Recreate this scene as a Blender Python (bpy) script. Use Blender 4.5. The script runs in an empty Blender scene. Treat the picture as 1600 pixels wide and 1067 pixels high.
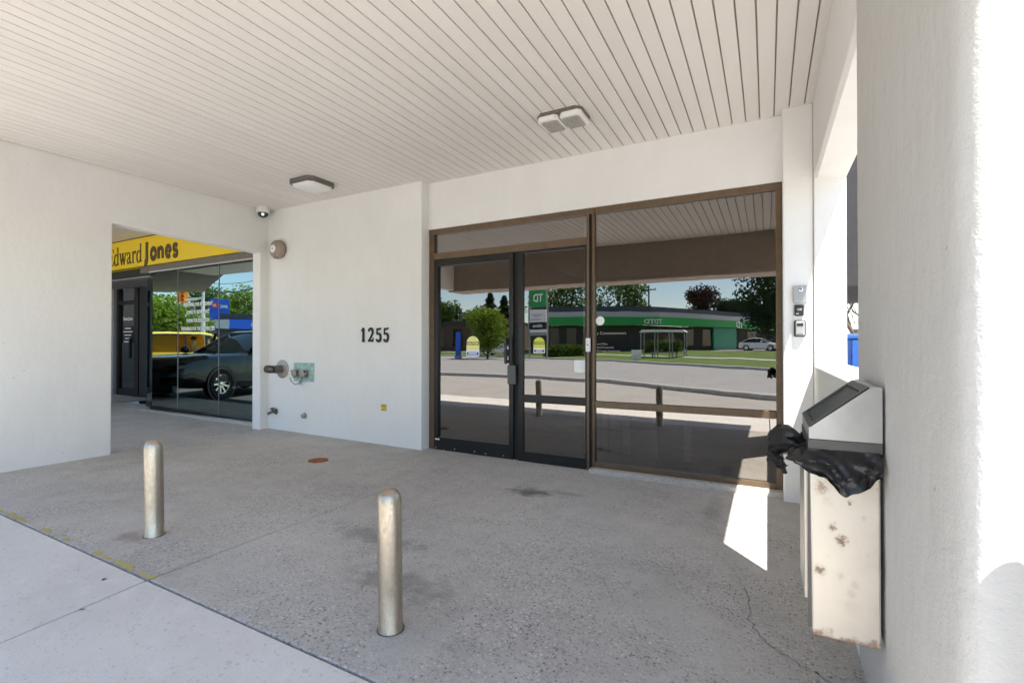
import bpy, bmesh, math, random
from mathutils import Vector, Matrix, noise
random.seed(7)
S = bpy.context.scene
COL = S.collection
R = math.radians

# ------------------------------------------------------------------ camera, sky, sun, exposure
cam_data = bpy.data.cameras.new('camera')
cam = bpy.data.objects.new('camera', cam_data); COL.objects.link(cam)
cam.location = (0, 0, 1.30)
cam.rotation_euler = (R(90.4), 0, R(27.85))
cam_data.lens = 17.0; cam_data.sensor_width = 36.0
cam_data.clip_start = 0.05; cam_data.clip_end = 2500
S.camera = cam

SUN_EL, SUN_AZ = R(63.8), R(38.7)          # azimuth measured from -Y towards +X
SUNV = Vector((math.sin(SUN_AZ)*math.cos(SUN_EL), -math.cos(SUN_AZ)*math.cos(SUN_EL), math.sin(SUN_EL)))
W = bpy.data.worlds.new('World'); S.world = W; W.use_nodes = True
wn = W.node_tree.nodes; wl = W.node_tree.links
sky = wn.new('ShaderNodeTexSky'); sky.sky_type = 'NISHITA'; sky.sun_disc = False
sky.sun_elevation = SUN_EL; sky.sun_rotation = math.atan2(SUNV.x, SUNV.y)
sky.air_density = 1.0; sky.dust_density = 0.3; sky.ozone_density = 1.5
wl.new(sky.outputs[0], wn['Background'].inputs[0]); wn['Background'].inputs[1].default_value = 0.105
sd = bpy.data.lights.new('sun', 'SUN'); sd.energy = 4.6; sd.angle = R(0.53); sd.color = (1, .955, .88)
sun = bpy.data.objects.new('sun', sd); COL.objects.link(sun)
sun.rotation_euler = (-SUNV).to_track_quat('-Z', 'Y').to_euler(); sun.location = SUNV*40
S.view_settings.view_transform = 'Standard'; S.view_settings.look = 'None'
S.view_settings.exposure = 1.82; S.view_settings.gamma = 1.0; S.view_settings.use_curve_mapping = False
S.render.engine = 'CYCLES'
S.cycles.use_denoising = True; S.cycles.use_adaptive_sampling = True; S.cycles.adaptive_threshold = .02
S.cycles.max_bounces = 10; S.cycles.diffuse_bounces = 5; S.cycles.glossy_bounces = 4
S.cycles.transparent_max_bounces = 24; S.cycles.sample_clamp_indirect = 8

# ------------------------------------------------------------------ node helpers
class NT:
    def __init__(s, name):
        s.m = bpy.data.materials.new(name); s.m.use_nodes = True
        s.t = s.m.node_tree; s.n = s.t.nodes; s.b = s.n['Principled BSDF']; s.out = s.n['Material Output']
    def new(s, t, **k):
        n = s.n.new(t)
        for a, v in k.items():
            setattr(n, a, v)
        return n
    def lk(s, a, b): s.t.links.new(a, b)
    def pos(s):
        if not hasattr(s, '_p'): s._p = s.new('ShaderNodeNewGeometry').outputs['Position']
        return s._p
    def objc(s):
        if not hasattr(s, '_o'): s._o = s.new('ShaderNodeTexCoord').outputs['Object']
        return s._o
    def scl(s, v, sc, off=(0, 0, 0)):
        m = s.new('ShaderNodeMapping'); s.lk(v, m.inputs[0]); m.inputs['Scale'].default_value = sc; m.inputs['Location'].default_value = off
        return m.outputs[0]
    def noise(s, v, scale, detail=4, rough=.55):
        n = s.new('ShaderNodeTexNoise'); s.lk(v, n.inputs['Vector']); n.inputs['Scale'].default_value = scale
        n.inputs['Detail'].default_value = detail; n.inputs['Roughness'].default_value = rough
        return n.outputs['Fac']
    def vor(s, v, scale, feat='F1', out='Distance'):
        n = s.new('ShaderNodeTexVoronoi'); n.feature = feat; s.lk(v, n.inputs['Vector']); n.inputs['Scale'].default_value = scale
        return n.outputs[out]
    def rng(s, v, a, b, c, d, smooth=False):
        n = s.new('ShaderNodeMapRange'); s.lk(v, n.inputs[0])
        if smooth: n.interpolation_type = 'SMOOTHSTEP'
        for i, x in enumerate((a, b, c, d)): n.inputs[i+1].default_value = x
        return n.outputs[0]
    def math(s, op, a, b=None):
        n = s.new('ShaderNodeMath'); n.operation = op
        for i, x in enumerate((a, b)):
            if x is None: continue
            if isinstance(x, (int, float)): n.inputs[i].default_value = x
            else: s.lk(x, n.inputs[i])
        return n.outputs[0]
    def mix(s, f, a, b, mode='MIX'):
        n = s.new('ShaderNodeMix'); n.data_type = 'RGBA'; n.blend_type = mode
        if isinstance(f, (int, float)): n.inputs[0].default_value = f
        else: s.lk(f, n.inputs[0])
        for i, x in ((6, a), (7, b)):
            if isinstance(x, tuple): n.inputs[i].default_value = (*x, 1)
            else: s.lk(x, n.inputs[i])
        return n.outputs[2]
    def blob(s, v, c, r, dist=.0, nscale=6, soft=.15):
        """soft irregular spot round centre c with radii r (own shape of a stain)"""
        m = s.new('ShaderNodeVectorMath'); m.operation = 'SUBTRACT'; s.lk(v, m.inputs[0]); m.inputs[1].default_value = c
        q = s.new('ShaderNodeVectorMath'); q.operation = 'DIVIDE'; s.lk(m.outputs[0], q.inputs[0]); q.inputs[1].default_value = r
        l = s.new('ShaderNodeVectorMath'); l.operation = 'LENGTH'; s.lk(q.outputs[0], l.inputs[0])
        d = l.outputs['Value']
        if dist:
            if not hasattr(s, '_dn'): s._dn = s.noise(v, nscale, 4, .68)
            d = s.math('ADD', d, s.rng(s._dn, .3, .7, -dist, dist))
        return s.rng(d, soft, 1.1, 1, 0, True)
    def col(s, c):
        if isinstance(c, tuple): s.b.inputs['Base Color'].default_value = (*c, 1)
        else: s.lk(c, s.b.inputs['Base Color'])
    def bump(s, h, strength, dist=.01):
        n = s.new('ShaderNodeBump'); s.lk(h, n.inputs['Height']); n.inputs['Strength'].default_value = strength; n.inputs['Distance'].default_value = dist
        s.lk(n.outputs[0], s.b.inputs['Normal'])
    def set(s, rough=None, metal=None, spec=None):
        if rough is not None: s.b.inputs['Roughness'].default_value = rough
        if metal is not None: s.b.inputs['Metallic'].default_value = metal
        if spec is not None: s.b.inputs['Specular IOR Level'].default_value = spec
        return s

M = {}
def plain(name, c, rough=.6, metal=0, spec=.5, var=.0, nscale=8, bump=0, bscale=60):
    t = NT(name); t.set(rough, metal, spec)
    if var:
        f = t.noise(t.objc(), nscale, 4)
        t.col(t.mix(t.rng(f, .3, .7, 0, 1), tuple(x*(1-var) for x in c), tuple(min(1, x*(1+var)) for x in c)))
    else: t.col(c)
    if bump: t.bump(t.noise(t.objc(), bscale, 3), bump, .004)
    M[name] = t.m
    return t

def mat_stucco(name, base, rough_bump, pits=True):
    t = NT(name); t.set(.88, 0, .25)
    p = t.pos()
    big = t.noise(p, 1.7, 3, .6); mid = t.noise(t.scl(p, (1, 1, .35)), 9, 2)
    fine = t.noise(p, 110, 2, .6)
    c = t.mix(t.rng(big, .3, .7, 0, 1), tuple(x*.955 for x in base), base)
    c = t.mix(t.rng(mid, .35, .7, 0, .16), c, tuple(x*.86 for x in base))
    h = t.math('ADD', t.math('MULTIPLY', fine, .5), t.math('ADD', t.math('MULTIPLY', t.noise(p, 24, 1), .7), t.math('MULTIPLY', mid, 1.6)))
    if pits:
        v = t.vor(p, 9.0); pit = t.rng(v, .03, .07, 1, 0)
        gate = t.rng(big, .5, .56, 0, 1)
        pm = t.math('MULTIPLY', pit, gate)
        c = t.mix(t.math('MULTIPLY', pm, .55), c, (.30, .28, .25))
        h = t.math('SUBTRACT', h, t.math('MULTIPLY', pm, 1.6))
    t.col(c); t.bump(h, rough_bump, .012)
    M[name] = t.m
mat_stucco('stucco', (.80, .785, .755), .22)
mat_stucco('stucco_rough', (.56, .55, .53), .32)
mat_stucco('stucco_smooth', (.80, .79, .765), .12, False)

def mat_agg():
    t = NT('aggregate_concrete'); t.set(.9, 0, .2); p = t.pos()
    big = t.noise(p, .8, 4, .6); mid = t.noise(p, 5, 4, .7)
    c = t.mix(t.rng(big, .3, .7, 0, 1), (.39, .365, .332), (.55, .52, .478))
    c = t.mix(t.rng(mid, .38, .72, 0, .6), c, (.59, .56, .52))
    vc = t.new('ShaderNodeTexVoronoi'); t.lk(p, vc.inputs['Vector']); vc.inputs['Scale'].default_value = 70
    bw = t.new('ShaderNodeSeparateColor'); t.lk(vc.outputs['Color'], bw.inputs[0])
    expo = t.rng(t.noise(p, 1.3, 4, .7), .40, .58, .25, 1)                       # where the surface has worn down to the stones
    stone = t.mix(t.rng(bw.outputs[0], 0, 1, 0, 1), (.07, .064, .057), (.80, .76, .70))
    sm = t.math('MULTIPLY', t.rng(vc.outputs['Distance'], .30, .52, 1, 0), t.math('MULTIPLY', expo, t.rng(bw.outputs[1], .3, .55, 0, .8)))
    c = t.mix(sm, c, stone)
    c = t.mix(t.math('MULTIPLY', t.rng(t.noise(p, 48, 4, .8), .51, .68, 0, .62), expo), c, (.14, .13, .115))
    pit = t.math('MULTIPLY', t.rng(t.vor(p, 15), .07, .13, 1, 0), t.rng(mid, .5, .6, 0, 1))
    c = t.mix(t.math('MULTIPLY', pit, .75), c, (.05, .047, .043))
    # stains
    c = t.mix(t.math('MULTIPLY', t.blob(p, (-1.84, 3.82, 0), (.24, .15, 1), .35, 9), .72), c, (.075, .062, .05))
    c = t.mix(t.math('MULTIPLY', t.blob(p, (-1.55, 3.93, 0), (.22, .07, 1), .4, 9), .35), c, (.13, .118, .10))
    c = t.mix(t.math('MULTIPLY', t.blob(p, (-3.70, 1.65, 0), (.20, .09, 1), .5, 9), .5), c, (.24, .15, .09))
    c = t.mix(t.math('MULTIPLY', t.blob(p, (-.38, 4.1, 0), (.10, .55, 1), .3, 5), .35), c, (.17, .16, .148))
    c = t.mix(t.math('MULTIPLY', t.blob(p, (-1.75, 2.05, 0), (.46, .17, 1), .5, 6), .5), c, (.16, .148, .13))
    c = t.mix(t.math('MULTIPLY', t.blob(p, (-2.3, 2.42, 0), (.55, .13, 1), .5, 6), .5), c, (.17, .157, .14))
    c = t.mix(t.math('MULTIPLY', t.blob(p, (-3.2, 3.1, 0), (1.1, .25, 1), .6, 3), .22), c, (.25, .22, .195))
    c = t.mix(t.math('MULTIPLY', t.blob(p, (-4.2, 3.72, 0), (.42, .33, 1), .1, 6), .3), c, (.47, .445, .41))
    t.col(c)
    h = t.math('ADD', t.math('MULTIPLY', sm, .5), t.math('SUBTRACT', t.noise(p, 60, 3, .7), t.math('MULTIPLY', pit, 1.2)))
    t.bump(h, .55, .01); M['agg'] = t.m
mat_agg()
def mat_conc(name, a, b, broom=False):
    t = NT(name); t.set(.9, 0, .2); p = t.pos()
    c = t.mix(t.rng(t.noise(p, 1.3, 4, .65), .3, .7, 0, 1), a, b)
    c = t.mix(t.rng(t.noise(p, 45, 2), .60, .72, 0, .4), c, tuple(x*.55 for x in a))
    c = t.mix(t.rng(t.noise(p, 9, 4), .55, .75, 0, .4), c, tuple(x*1.12 for x in b))
    t.col(c); t.bump(t.math('ADD', t.noise(p, 90, 4, .6), t.noise(t.scl(p, (8, 60, 1)), 3, 3)), .28, .006); M[name] = t.m
mat_conc('light_concrete', (.62, .585, .535), (.71, .675, .625))
mat_conc('kerb_concrete', (.42, .41, .39), (.5, .49, .47))
mat_conc('asphalt', (.34, .315, .285), (.41, .385, .35))
mat_conc('stall_asphalt', (.055, .053, .05), (.085, .082, .078))
mat_conc('road_asphalt', (.29, .28, .268), (.35, .34, .325))
plain('joint_dark', (.035, .032, .028), .95)

def mat_soffit():
    t = NT('soffit_enamel'); t.set(.42, 0, .4); p = t.pos()
    oi = t.new('ShaderNodeObjectInfo')
    c = t.mix(t.rng(oi.outputs['Random'], 0, 1, 0, 1), (.725, .685, .645), (.765, .725, .685))
    c = t.mix(t.rng(t.noise(t.scl(p, (3, .6, 1)), 2, 5, .6), .4, .75, 0, .35), c, (.655, .61, .56))
    t.col(c); t.bump(t.noise(t.scl(p, (1, .12, 1)), 30, 2), .05, .003); M['soffit'] = t.m
mat_soffit()
plain('soffit_gap', (.42, .335, .265), .9)
plain('beam_brown', (.40, .335, .28), .75, var=.08)
plain('soffit_dark', (.13, .12, .11), .7, var=.1)
plain('bronze', (.155, .108, .068), .38, .55, var=.12, nscale=14)
plain('black_alu', (.014, .013, .0125), .36, .2)
plain('dark_gasket', (.008, .008, .008), .7)
plain('white_plastic', (.78, .77, .74), .35)
plain('paper', (.82, .82, .8), .7)
plain('black_plastic', (.016, .016, .016), .35)
plain('rubber', (.012, .012, .012), .8)
plain('chrome', (.75, .75, .75), .15, 1)
plain('black_paint', (.012, .012, .012), .5)

def mat_galv():
    t = NT('galvanised'); t.set(.34, 1, .5); p = t.objc()
    v = t.new('ShaderNodeTexVoronoi'); t.lk(t.scl(p, (1, 1, .55)), v.inputs['Vector']); v.inputs['Scale'].default_value = 120
    s_ = t.new('ShaderNodeSeparateColor'); t.lk(v.outputs['Color'], s_.inputs[0])
    n = t.noise(t.scl(p, (1, 1, .25)), 9, 5, .65)
    c = t.mix(t.rng(n, .35, .7, 0, 1), (.46, .40, .32), (.66, .60, .50))
    c = t.mix(t.rng(s_.outputs[0], 0, 1, 0, .22), c, (.30, .27, .23))
    t.col(c); t.lk(t.rng(s_.outputs[1], 0, 1, .30, .52), t.b.inputs['Roughness'])
    t.bump(t.noise(p, 130, 3), .12, .002); M['galv'] = t.m
mat_galv()
def mat_stainless(name, a, b, rust=False):
    t = NT(name); t.set(.38, .75, .5); p = t.objc()
    n = t.noise(p, 6, 5, .6)
    c = t.mix(t.rng(n, .3, .7, 0, 1), a, b)
    if rust:
        m = None
        for (cx, cz, r, k) in ((.033, .505, .021, .75), (.079, .53, .012, .5), (.050, .462, .014, .3), (.113, .462, .008, .9), (.063, .375, .012, .85), (.088, .335, .017, .95), (.026, .225, .016, .9), (.085, .218, .010, .5), (.125, .195, .011, .5), (.115, .165, .012, .5), (.11, .12, .02, .25), (.15, .42, .007, .6), (.185, .52, .005, .6), (.16, .30, .006, .4), (.05, .28, .005, .5)):
            bl = t.math('MULTIPLY', t.rng(t.blob(p, (cx, 0, cz), (r*1.35, 1, r*1.6), .55, 90), 0, 1, 0, 1), k)
            m = bl if m is None else t.math('MAXIMUM', m, bl)
        c = t.mix(t.math('MULTIPLY', m, .5), c, (.42, .27, .14)); c = t.mix(t.rng(m, .5, 1, 0, .8), c, (.15, .075, .035))
        sz = t.new('ShaderNodeSeparateXYZ'); t.lk(p, sz.inputs[0])
        edge = t.rng(t.math('ADD', sz.outputs[2], t.rng(t.noise(p, 22, 5, .7), .3, .7, -.03, .03)), .0, .03, 1, 0)
        c = t.mix(t.math('MULTIPLY', edge, .85), c, (.26, .115, .035))
        t.lk(t.rng(t.math('MAXIMUM', m, edge), 0, 1, .55, 0), t.b.inputs['Metallic'])
        t.lk(t.rng(n, .3, .7, .34, .5), t.b.inputs['Roughness'])
    t.col(c); t.bump(t.noise(t.scl(p, (1, 1, .08)), 160, 2), .03, .002); M[name] = t.m
mat_stainless('bin_steel', (.57, .525, .455), (.69, .64, .565), True)
mat_stainless('hood_steel', (.40, .395, .385), (.50, .495, .485))
plain('bin_trim', (.10, .098, .095), .45, .4)
plain('bin_flap', (.085, .084, .083), .42, .4, var=.12)
t = plain('bag', (.010, .010, .011), .33, 0, .5)
t.bump(t.noise(t.objc(), 16, 2, .5), .35, .012)
plain('rust', (.30, .115, .045), .85, 0, .2, var=.35, nscale=40, bump=.6, bscale=80)
plain('bell_paint', (.33, .255, .215), .45, 0, .4, var=.06)
plain('cast_iron', (.13, .118, .105), .45, .5, var=.25, nscale=30)
plain('iron_worn', (.36, .33, .29), .4, .6, var=.2, nscale=30)
plain('verdigris', (.34, .50, .45), .65, .1, var=.28, nscale=30, bump=.2)
plain('yellow_paint', (.60, .44, .03), .55)
t = plain('worn_yellow', (.48, .41, .12), .8)
plain('sign_yellow', (.86, .60, .012), .35)
plain('sign_brown', (.075, .045, .016), .5)
plain('caution_yellow', (.85, .80, .30), .5)
plain('caution_lime', (.60, .66, .08), .5)
plain('caution_blue', (.06, .13, .50), .5)
plain('fixture_metal', (.17, .15, .13), .5, .4, var=.35, nscale=60, bump=.3)
plain('lens_grey', (.36, .345, .32), .3, 0, .6, var=.25, nscale=70, bump=.3)
plain('lens_white', (.80, .79, .76), .35)
plain('td_green', (.012, .30, .055), .45)
plain('td_teal', (.03, .32, .20), .4)
plain('roof_metal', (.42, .43, .45), .4, .3)
plain('roof_dark', (.03, .035, .05), .6)
plain('brick_brown', (.115, .075, .058), .9, var=.2, nscale=3)
plain('brick_dark', (.055, .048, .045), .9, var=.2, nscale=3)
plain('window_dark', (.012, .014, .016), .08, 0, .6)
plain('white_text', (.82, .82, .8), .6)
plain('faint_text', (.34, .33, .31), .6)
plain('red_paint', (.65, .03, .03), .4)
plain('bmo_blue', (.012, .11, .62), .4)
plain('pole_grey', (.30, .30, .30), .5, .4)
plain('pole_white', (.62, .62, .60), .5)
plain('pole_wood', (.075, .055, .04), .9)
plain('signal_orange', (.85, .30, .015), .4)
plain('car_black', (.010, .013, .015), .12, .2, .6)
plain('car_white', (.75, .75, .75), .2)
plain('van_yellow', (.80, .58, .10), .25)
plain('car_glass', (.012, .016, .018), .04, 0, .6)
plain('skin', (.55, .33, .24), .6)
plain('hair', (.03, .018, .012), .7)
plain('shirt', (.66, .68, .70), .8)
plain('dumpster_blue', (.015, .075, .30), .25, .1, var=.15)
plain('wood_rail', (.52, .30, .22), .5, var=.2, nscale=10)
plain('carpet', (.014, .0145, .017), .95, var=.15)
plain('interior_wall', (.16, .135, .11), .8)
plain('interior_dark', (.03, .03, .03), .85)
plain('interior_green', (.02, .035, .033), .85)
plain('grey_wall', (.30, .29, .285), .8, var=.06)
plain('dark_brick', (.022, .019, .018), .8, var=.15)
plain('bark', (.085, .062, .045), .95, var=.2, bump=.6, bscale=30)
plain('rope_white', (.72, .72, .70), .6)

def mat_glass(name, tint, refl, rc=(1, .965, .92)):
    t = NT(name); t.n.remove(t.b)
    tr = t.new('ShaderNodeBsdfTransparent'); tr.inputs[0].default_value = (*tint, 1)
    gl = t.new('ShaderNodeBsdfGlossy'); gl.inputs['Roughness'].default_value = 0.0; gl.inputs[0].default_value = (*rc, 1)
    bn = t.new('ShaderNodeBump'); t.lk(t.noise(t.pos(), 1.6, 2), bn.inputs['Height']); bn.inputs['Strength'].default_value = .05; bn.inputs['Distance'].default_value = .01; t.lk(bn.outputs[0], gl.inputs['Normal'])
    fr = t.new('ShaderNodeFresnel'); fr.inputs[0].default_value = 1.5
    f = t.rng(fr.outputs[0], .04, 1, refl, 1)
    mx = t.new('ShaderNodeMixShader'); t.lk(f, mx.inputs[0]); t.lk(tr.outputs[0], mx.inputs[1]); t.lk(gl.outputs[0], mx.inputs[2])
    t.lk(mx.outputs[0], t.out.inputs[0]); M[name] = t.m
mat_glass('glass_bronze', (.30, .265, .23), .23)
mat_glass('glass_clear', (.30, .28, .25), .23)
mat_glass('glass_green', (.05, .11, .10), .31, (.80, 1, .99))
mat_glass('van_glass', (.72, .62, .42), .05)
mat_glass('glass_door', (.45, .5, .5), .04)
mat_glass('glass_shelter', (.75, .8, .8), .08)

def mat_leaf(name, a, b):
    t = NT(name); t.set(.55, 0, .3)
    n = t.noise(t.objc(), .9, 3); n2 = t.noise(t.objc(), 7, 2)
    c = t.mix(t.rng(n, .35, .65, 0, 1), a, b); c = t.mix(t.rng(n2, .4, .7, 0, .5), c, tuple(x*1.35 for x in b))
    t.col(c)
    tl = t.new('ShaderNodeBsdfTranslucent'); t.lk(c, tl.inputs[0])
    mx = t.new('ShaderNodeMixShader'); mx.inputs[0].default_value = .3
    t.lk(t.b.outputs[0], mx.inputs[1]); t.lk(tl.outputs[0], mx.inputs[2]); t.lk(mx.outputs[0], t.out.inputs[0]); M[name] = t.m
mat_leaf('leaf_mid', (.055, .11, .02), (.12, .19, .04))
mat_leaf('leaf_bright', (.12, .19, .02), (.23, .32, .04))
mat_leaf('leaf_dark', (.018, .04, .016), (.045, .075, .028))
mat_leaf('leaf_red', (.035, .02, .018), (.07, .04, .032))
mat_leaf('grass', (.11, .17, .025), (.18, .25, .045))

# ------------------------------------------------------------------ mesh helpers
class MB:
    def __init__(s): s.v = []; s.f = []
    def add(s, vs, fs):
        k = len(s.v); s.v += [tuple(p) for p in vs]; s.f += [tuple(i+k for i in q) for q in fs]; return s
    def box(s, x0, x1, y0, y1, z0, z1):
        return s.add([(x0,y0,z0),(x1,y0,z0),(x1,y1,z0),(x0,y1,z0),(x0,y0,z1),(x1,y0,z1),(x1,y1,z1),(x0,y1,z1)],
              [(0,3,2,1),(4,5,6,7),(0,1,5,4),(1,2,6,5),(2,3,7,6),(3,0,4,7)])
    def prism(s, poly, axis, lo, hi):
        """2-D polygon swept along an axis: 'x' -> (y,z), 'y' -> (x,z), 'z' -> (x,y)"""
        def P(a, b, t): return (t, a, b) if axis == 'x' else (a, t, b) if axis == 'y' else (a, b, t)
        n = len(poly); vs = [P(a, b, lo) for a, b in poly]+[P(a, b, hi) for a, b in poly]
        fs = [tuple(range(n))[::-1], tuple(range(n, 2*n))]+[(i, (i+1) % n, n+(i+1) % n, n+i) for i in range(n)]
        return s.add(vs, fs)
    def rings(s, rings, cap=True):
        n = len(rings[0]); vs = [p for r in rings for p in r]; fs = []
        for k in range(len(rings)-1):
            for i in range(n):
                j = (i+1) % n; fs.append((k*n+i, k*n+j, (k+1)*n+j, (k+1)*n+i))
        if cap: fs += [tuple(range(n))[::-1], tuple(range((len(rings)-1)*n, len(rings)*n))]
        return s.add(vs, fs)
    def lathe(s, prof, c, d=(0, 0, 1), n=24, cap=True):
        """profile [(radius, height along d)] turned round direction d at c"""
        c = Vector(c); d = Vector(d).normalized(); u = d.orthogonal().normalized(); w = d.cross(u)
        return s.rings([[c+d*h+(u*math.cos(2*math.pi*i/n)+w*math.sin(2*math.pi*i/n))*max(r, 1e-4) for i in range(n)] for r, h in prof], cap)
    def tube(s, pts, rad, n=8):
        pts = [Vector(p) for p in pts]; rr = []
        if not isinstance(rad, (list, tuple)): rad = [rad]*len(pts)
        u = None
        for i, p in enumerate(pts):
            d = (pts[min(i+1, len(pts)-1)]-pts[max(i-1, 0)]).normalized()
            u = d.orthogonal().normalized() if u is None else (u-d*u.dot(d)).normalized()
            w = d.cross(u)
            rr.append([p+(u*math.cos(2*math.pi*k/n)+w*math.sin(2*math.pi*k/n))*rad[i] for k in range(n)])
        return s.rings(rr)
    def quad(s, a, b, c, d): return s.add([a, b, c, d], [(0, 1, 2, 3)])
    def grid(s, xs, ys, zf, thick=0):
        nx, ny = len(xs), len(ys)
        vs = [(x, y, zf(x, y)) for y in ys for x in xs]
        fs = [(j*nx+i, j*nx+i+1, (j+1)*nx+i+1, (j+1)*nx+i) for j in range(ny-1) for i in range(nx-1)]
        if thick:
            per = [i for i in range(nx)]+[j*nx+nx-1 for j in range(1, ny)]+[(ny-1)*nx+i for i in range(nx-2, -1, -1)]+[j*nx for j in range(ny-2, 0, -1)]
            b = len(vs); vs += [(vs[i][0], vs[i][1], vs[i][2]-thick) for i in per]; m = len(per)
            fs += [(per[k], b+k, b+(k+1) % m, per[(k+1) % m]) for k in range(m)]
        return s.add(vs, fs)
    def xf(s, mat):
        s.v = [tuple(mat @ Vector(p)) for p in s.v]; return s
    def merge(s, o): return s.add(o.v, o.f)

ORG = {}
def mesh(name, mb, mat, org):
    me = bpy.data.meshes.new(name)
    me.from_pydata([(x-org[0], y-org[1], z-org[2]) for x, y, z in mb.v], [], mb.f)
    me.materials.append(M[mat] if isinstance(mat, str) else mat)
    return me
def build(name, mb, mat, parent=None, origin=None, bevel=0, smooth=0, label=None, cat=None, group=None, kind=None, seg=2):
    org = ORG[parent.name] if parent else Vector(origin or (0, 0, 0))
    me = mesh(name, mb, mat, org)
    if smooth:
        me.polygons.foreach_set('use_smooth', [True]*len(me.polygons)); me.set_sharp_from_angle(angle=R(smooth))
    o = bpy.data.objects.new(name, me); COL.objects.link(o)
    if parent: o.parent = parent
    else: o.location = org
    ORG[o.name] = org
    if bevel:
        b = o.modifiers.new('bevel', 'BEVEL'); b.width = bevel; b.segments = seg; b.limit_method = 'ANGLE'; b.angle_limit = R(40)
    return tag(o, label, cat, group, kind)
def tag(o, label=None, cat=None, group=None, kind=None):
    for k, v in (('label', label), ('category', cat), ('group', group), ('kind', kind)):
        if v: o[k] = v
    return o
def thing(name, loc, label, cat, group=None, rz=0):
    o = bpy.data.objects.new(name, None); COL.objects.link(o); o.location = loc; o.rotation_euler = (0, 0, rz)
    o.empty_display_size = .1
    ORG[o.name] = Vector(loc); return tag(o, label, cat, group)
def box(name, x0, x1, y0, y1, z0, z1, mat, parent=None, **k):
    return build(name, MB().box(x0, x1, y0, y1, z0, z1), mat, parent, **k)
def children(o): return [c for c in bpy.data.objects if c.parent is o]
def copy_tree(o, loc, rz=0, label=None):
    c = o.copy(); COL.objects.link(c); c.location = loc; c.rotation_euler = (0, 0, rz)
    if label: c['label'] = label
    for ch in children(o):
        d = ch.copy(); COL.objects.link(d); d.parent = c
        for g in children(ch):
            e = g.copy(); COL.objects.link(e); e.parent = d
    return c

# ---- lettering: plain text from the built-in font, and drawn strokes
def text_mb(s, h, org, n=(0, -1, 0), align='CENTER', fat=0, ext=.002, sx=1.0, width=None):
    cu = bpy.data.curves.new('t', 'FONT'); cu.body = s; cu.align_x = align; cu.size = h/.69; cu.offset = fat; cu.resolution_u = 3
    o = bpy.data.objects.new('t', cu); COL.objects.link(o)
    bpy.context.view_layer.update()
    me = bpy.data.meshes.new_from_object(o.evaluated_get(bpy.context.evaluated_depsgraph_get()))
    vs = [tuple(v.co) for v in me.vertices]; fs = [tuple(p.vertices) for p in me.polygons]
    bpy.data.objects.remove(o); bpy.data.curves.remove(cu); bpy.data.meshes.remove(me)
    if width:
        w = max(v[0] for v in vs)-min(v[0] for v in vs); sx = width/w
    n = Vector(n).normalized(); u = Vector((0, 0, 1)).cross(n).normalized(); org = Vector(org)
    mb = MB(); mb.add([org+u*(x*sx)+Vector((0, 0, y))+n*ext for x, y, z in vs], fs)
    return mb
def stroke(mb, pts, w, y0, y1, ox, oz, sx, sz):
    """a ribbon of varying width along 2-D points, given depth y0..y1 (front at y0)"""
    P = [Vector((p[0], p[1])) for p in pts]; ws = w if isinstance(w, (list, tuple)) else [w]*len(P)
    L, Rr = [], []
    for i, p in enumerate(P):
        d = (P[min(i+1, len(P)-1)]-P[max(i-1, 0)]).normalized(); q = Vector((-d.y, d.x))*ws[i]/2
        L.append(p+q); Rr.append(p-q)
    for i in range(len(P)-1):
        c = [L[i], L[i+1], Rr[i+1], Rr[i]]
        f = [(ox+a.x*sx, y0, oz+a.y*sz) for a in c]; b = [(ox+a.x*sx, y1, oz+a.y*sz) for a in c]
        mb.add(f+b, [(0, 1, 2, 3), (7, 6, 5, 4), (0, 4, 5, 1), (1, 5, 6, 2), (2, 6, 7, 3), (3, 7, 4, 0)])
def arc(cx, cz, rx, rz, a0, a1, n=12):
    return [(cx+rx*math.cos(R(a0+(a1-a0)*i/n)), cz+rz*math.sin(R(a0+(a1-a0)*i/n))) for i in range(n+1)]

# ------------------------------------------------------------------ layout constants (metres)
D, D1, ZC = 4.76, 4.62, 3.27                # glazing plane, pier plane, soffit
XR, XRO, XL, XLO = .335, .555, -6.5, -6.675  # right and left side wall faces
def zg(x, y):
    z = .0125*max(0, -x-.5)
    if x < -8.995 and y < 3.3: z -= .13             # parking stalls lie a kerb's height lower
    if y < 1.4: z -= .055*(1.4-max(y, -1.2))
    return z

# ------------------------------------------------------------------ ground
gnd = MB().add([(-700, -700, -.17), (700, -700, -.17), (700, 700, -.17), (-700, 700, -.17)], [(0, 1, 2, 3)])
build('ground', gnd, 'asphalt', kind='structure')
def lin(a, b, n): return [a+(b-a)*i/n for i in range(n+1)]
apron = build('pavement', MB().grid(lin(-24, .9, 12), [-1.2, 1.39, 4.95], lambda x, y: min(zg(x, y), zg(x-.01, y), .012)-(.16 if x < -8 else .03), .1), 'joint_dark', kind='structure')
def slab(x0, x1, y0, y1, mat, taper=None):
    nx = max(2, int((x1-x0)/.35)); ny = max(2, int((y1-y0)/.35))
    mb = MB().grid(lin(x0, x1, nx), lin(y0, y1, ny), zg, .06)
    if taper:      # the joint closes up towards the building
        mb.v = [(x+taper*max(0, min(1, (y-1.9)/.9)) if abs(x-(x1 if taper > 0 else x0)) < 1e-4 else x, y, z) for x, y, z in mb.v]
    return build('paving_slab', mb, mat, apron, bevel=.006)
G = .0065
slab(-2.97+G, .62, 1.4+G, 4.9, 'agg', -.0055)
slab(XLO, -2.97-G, 1.4+G, 4.9, 'agg', .0055)
slab(-9.0, XLO-.002, 1.4+G, 3.3+G, 'agg'); slab(-12.0, XLO-.002, 3.3+G+.002, 4.95, 'agg'); slab(-24, -12.01, 3.3+G, 5.9, 'agg'); slab(-24, -9.01, 1.4+G, 3.3-G, 'stall_asphalt')
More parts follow.
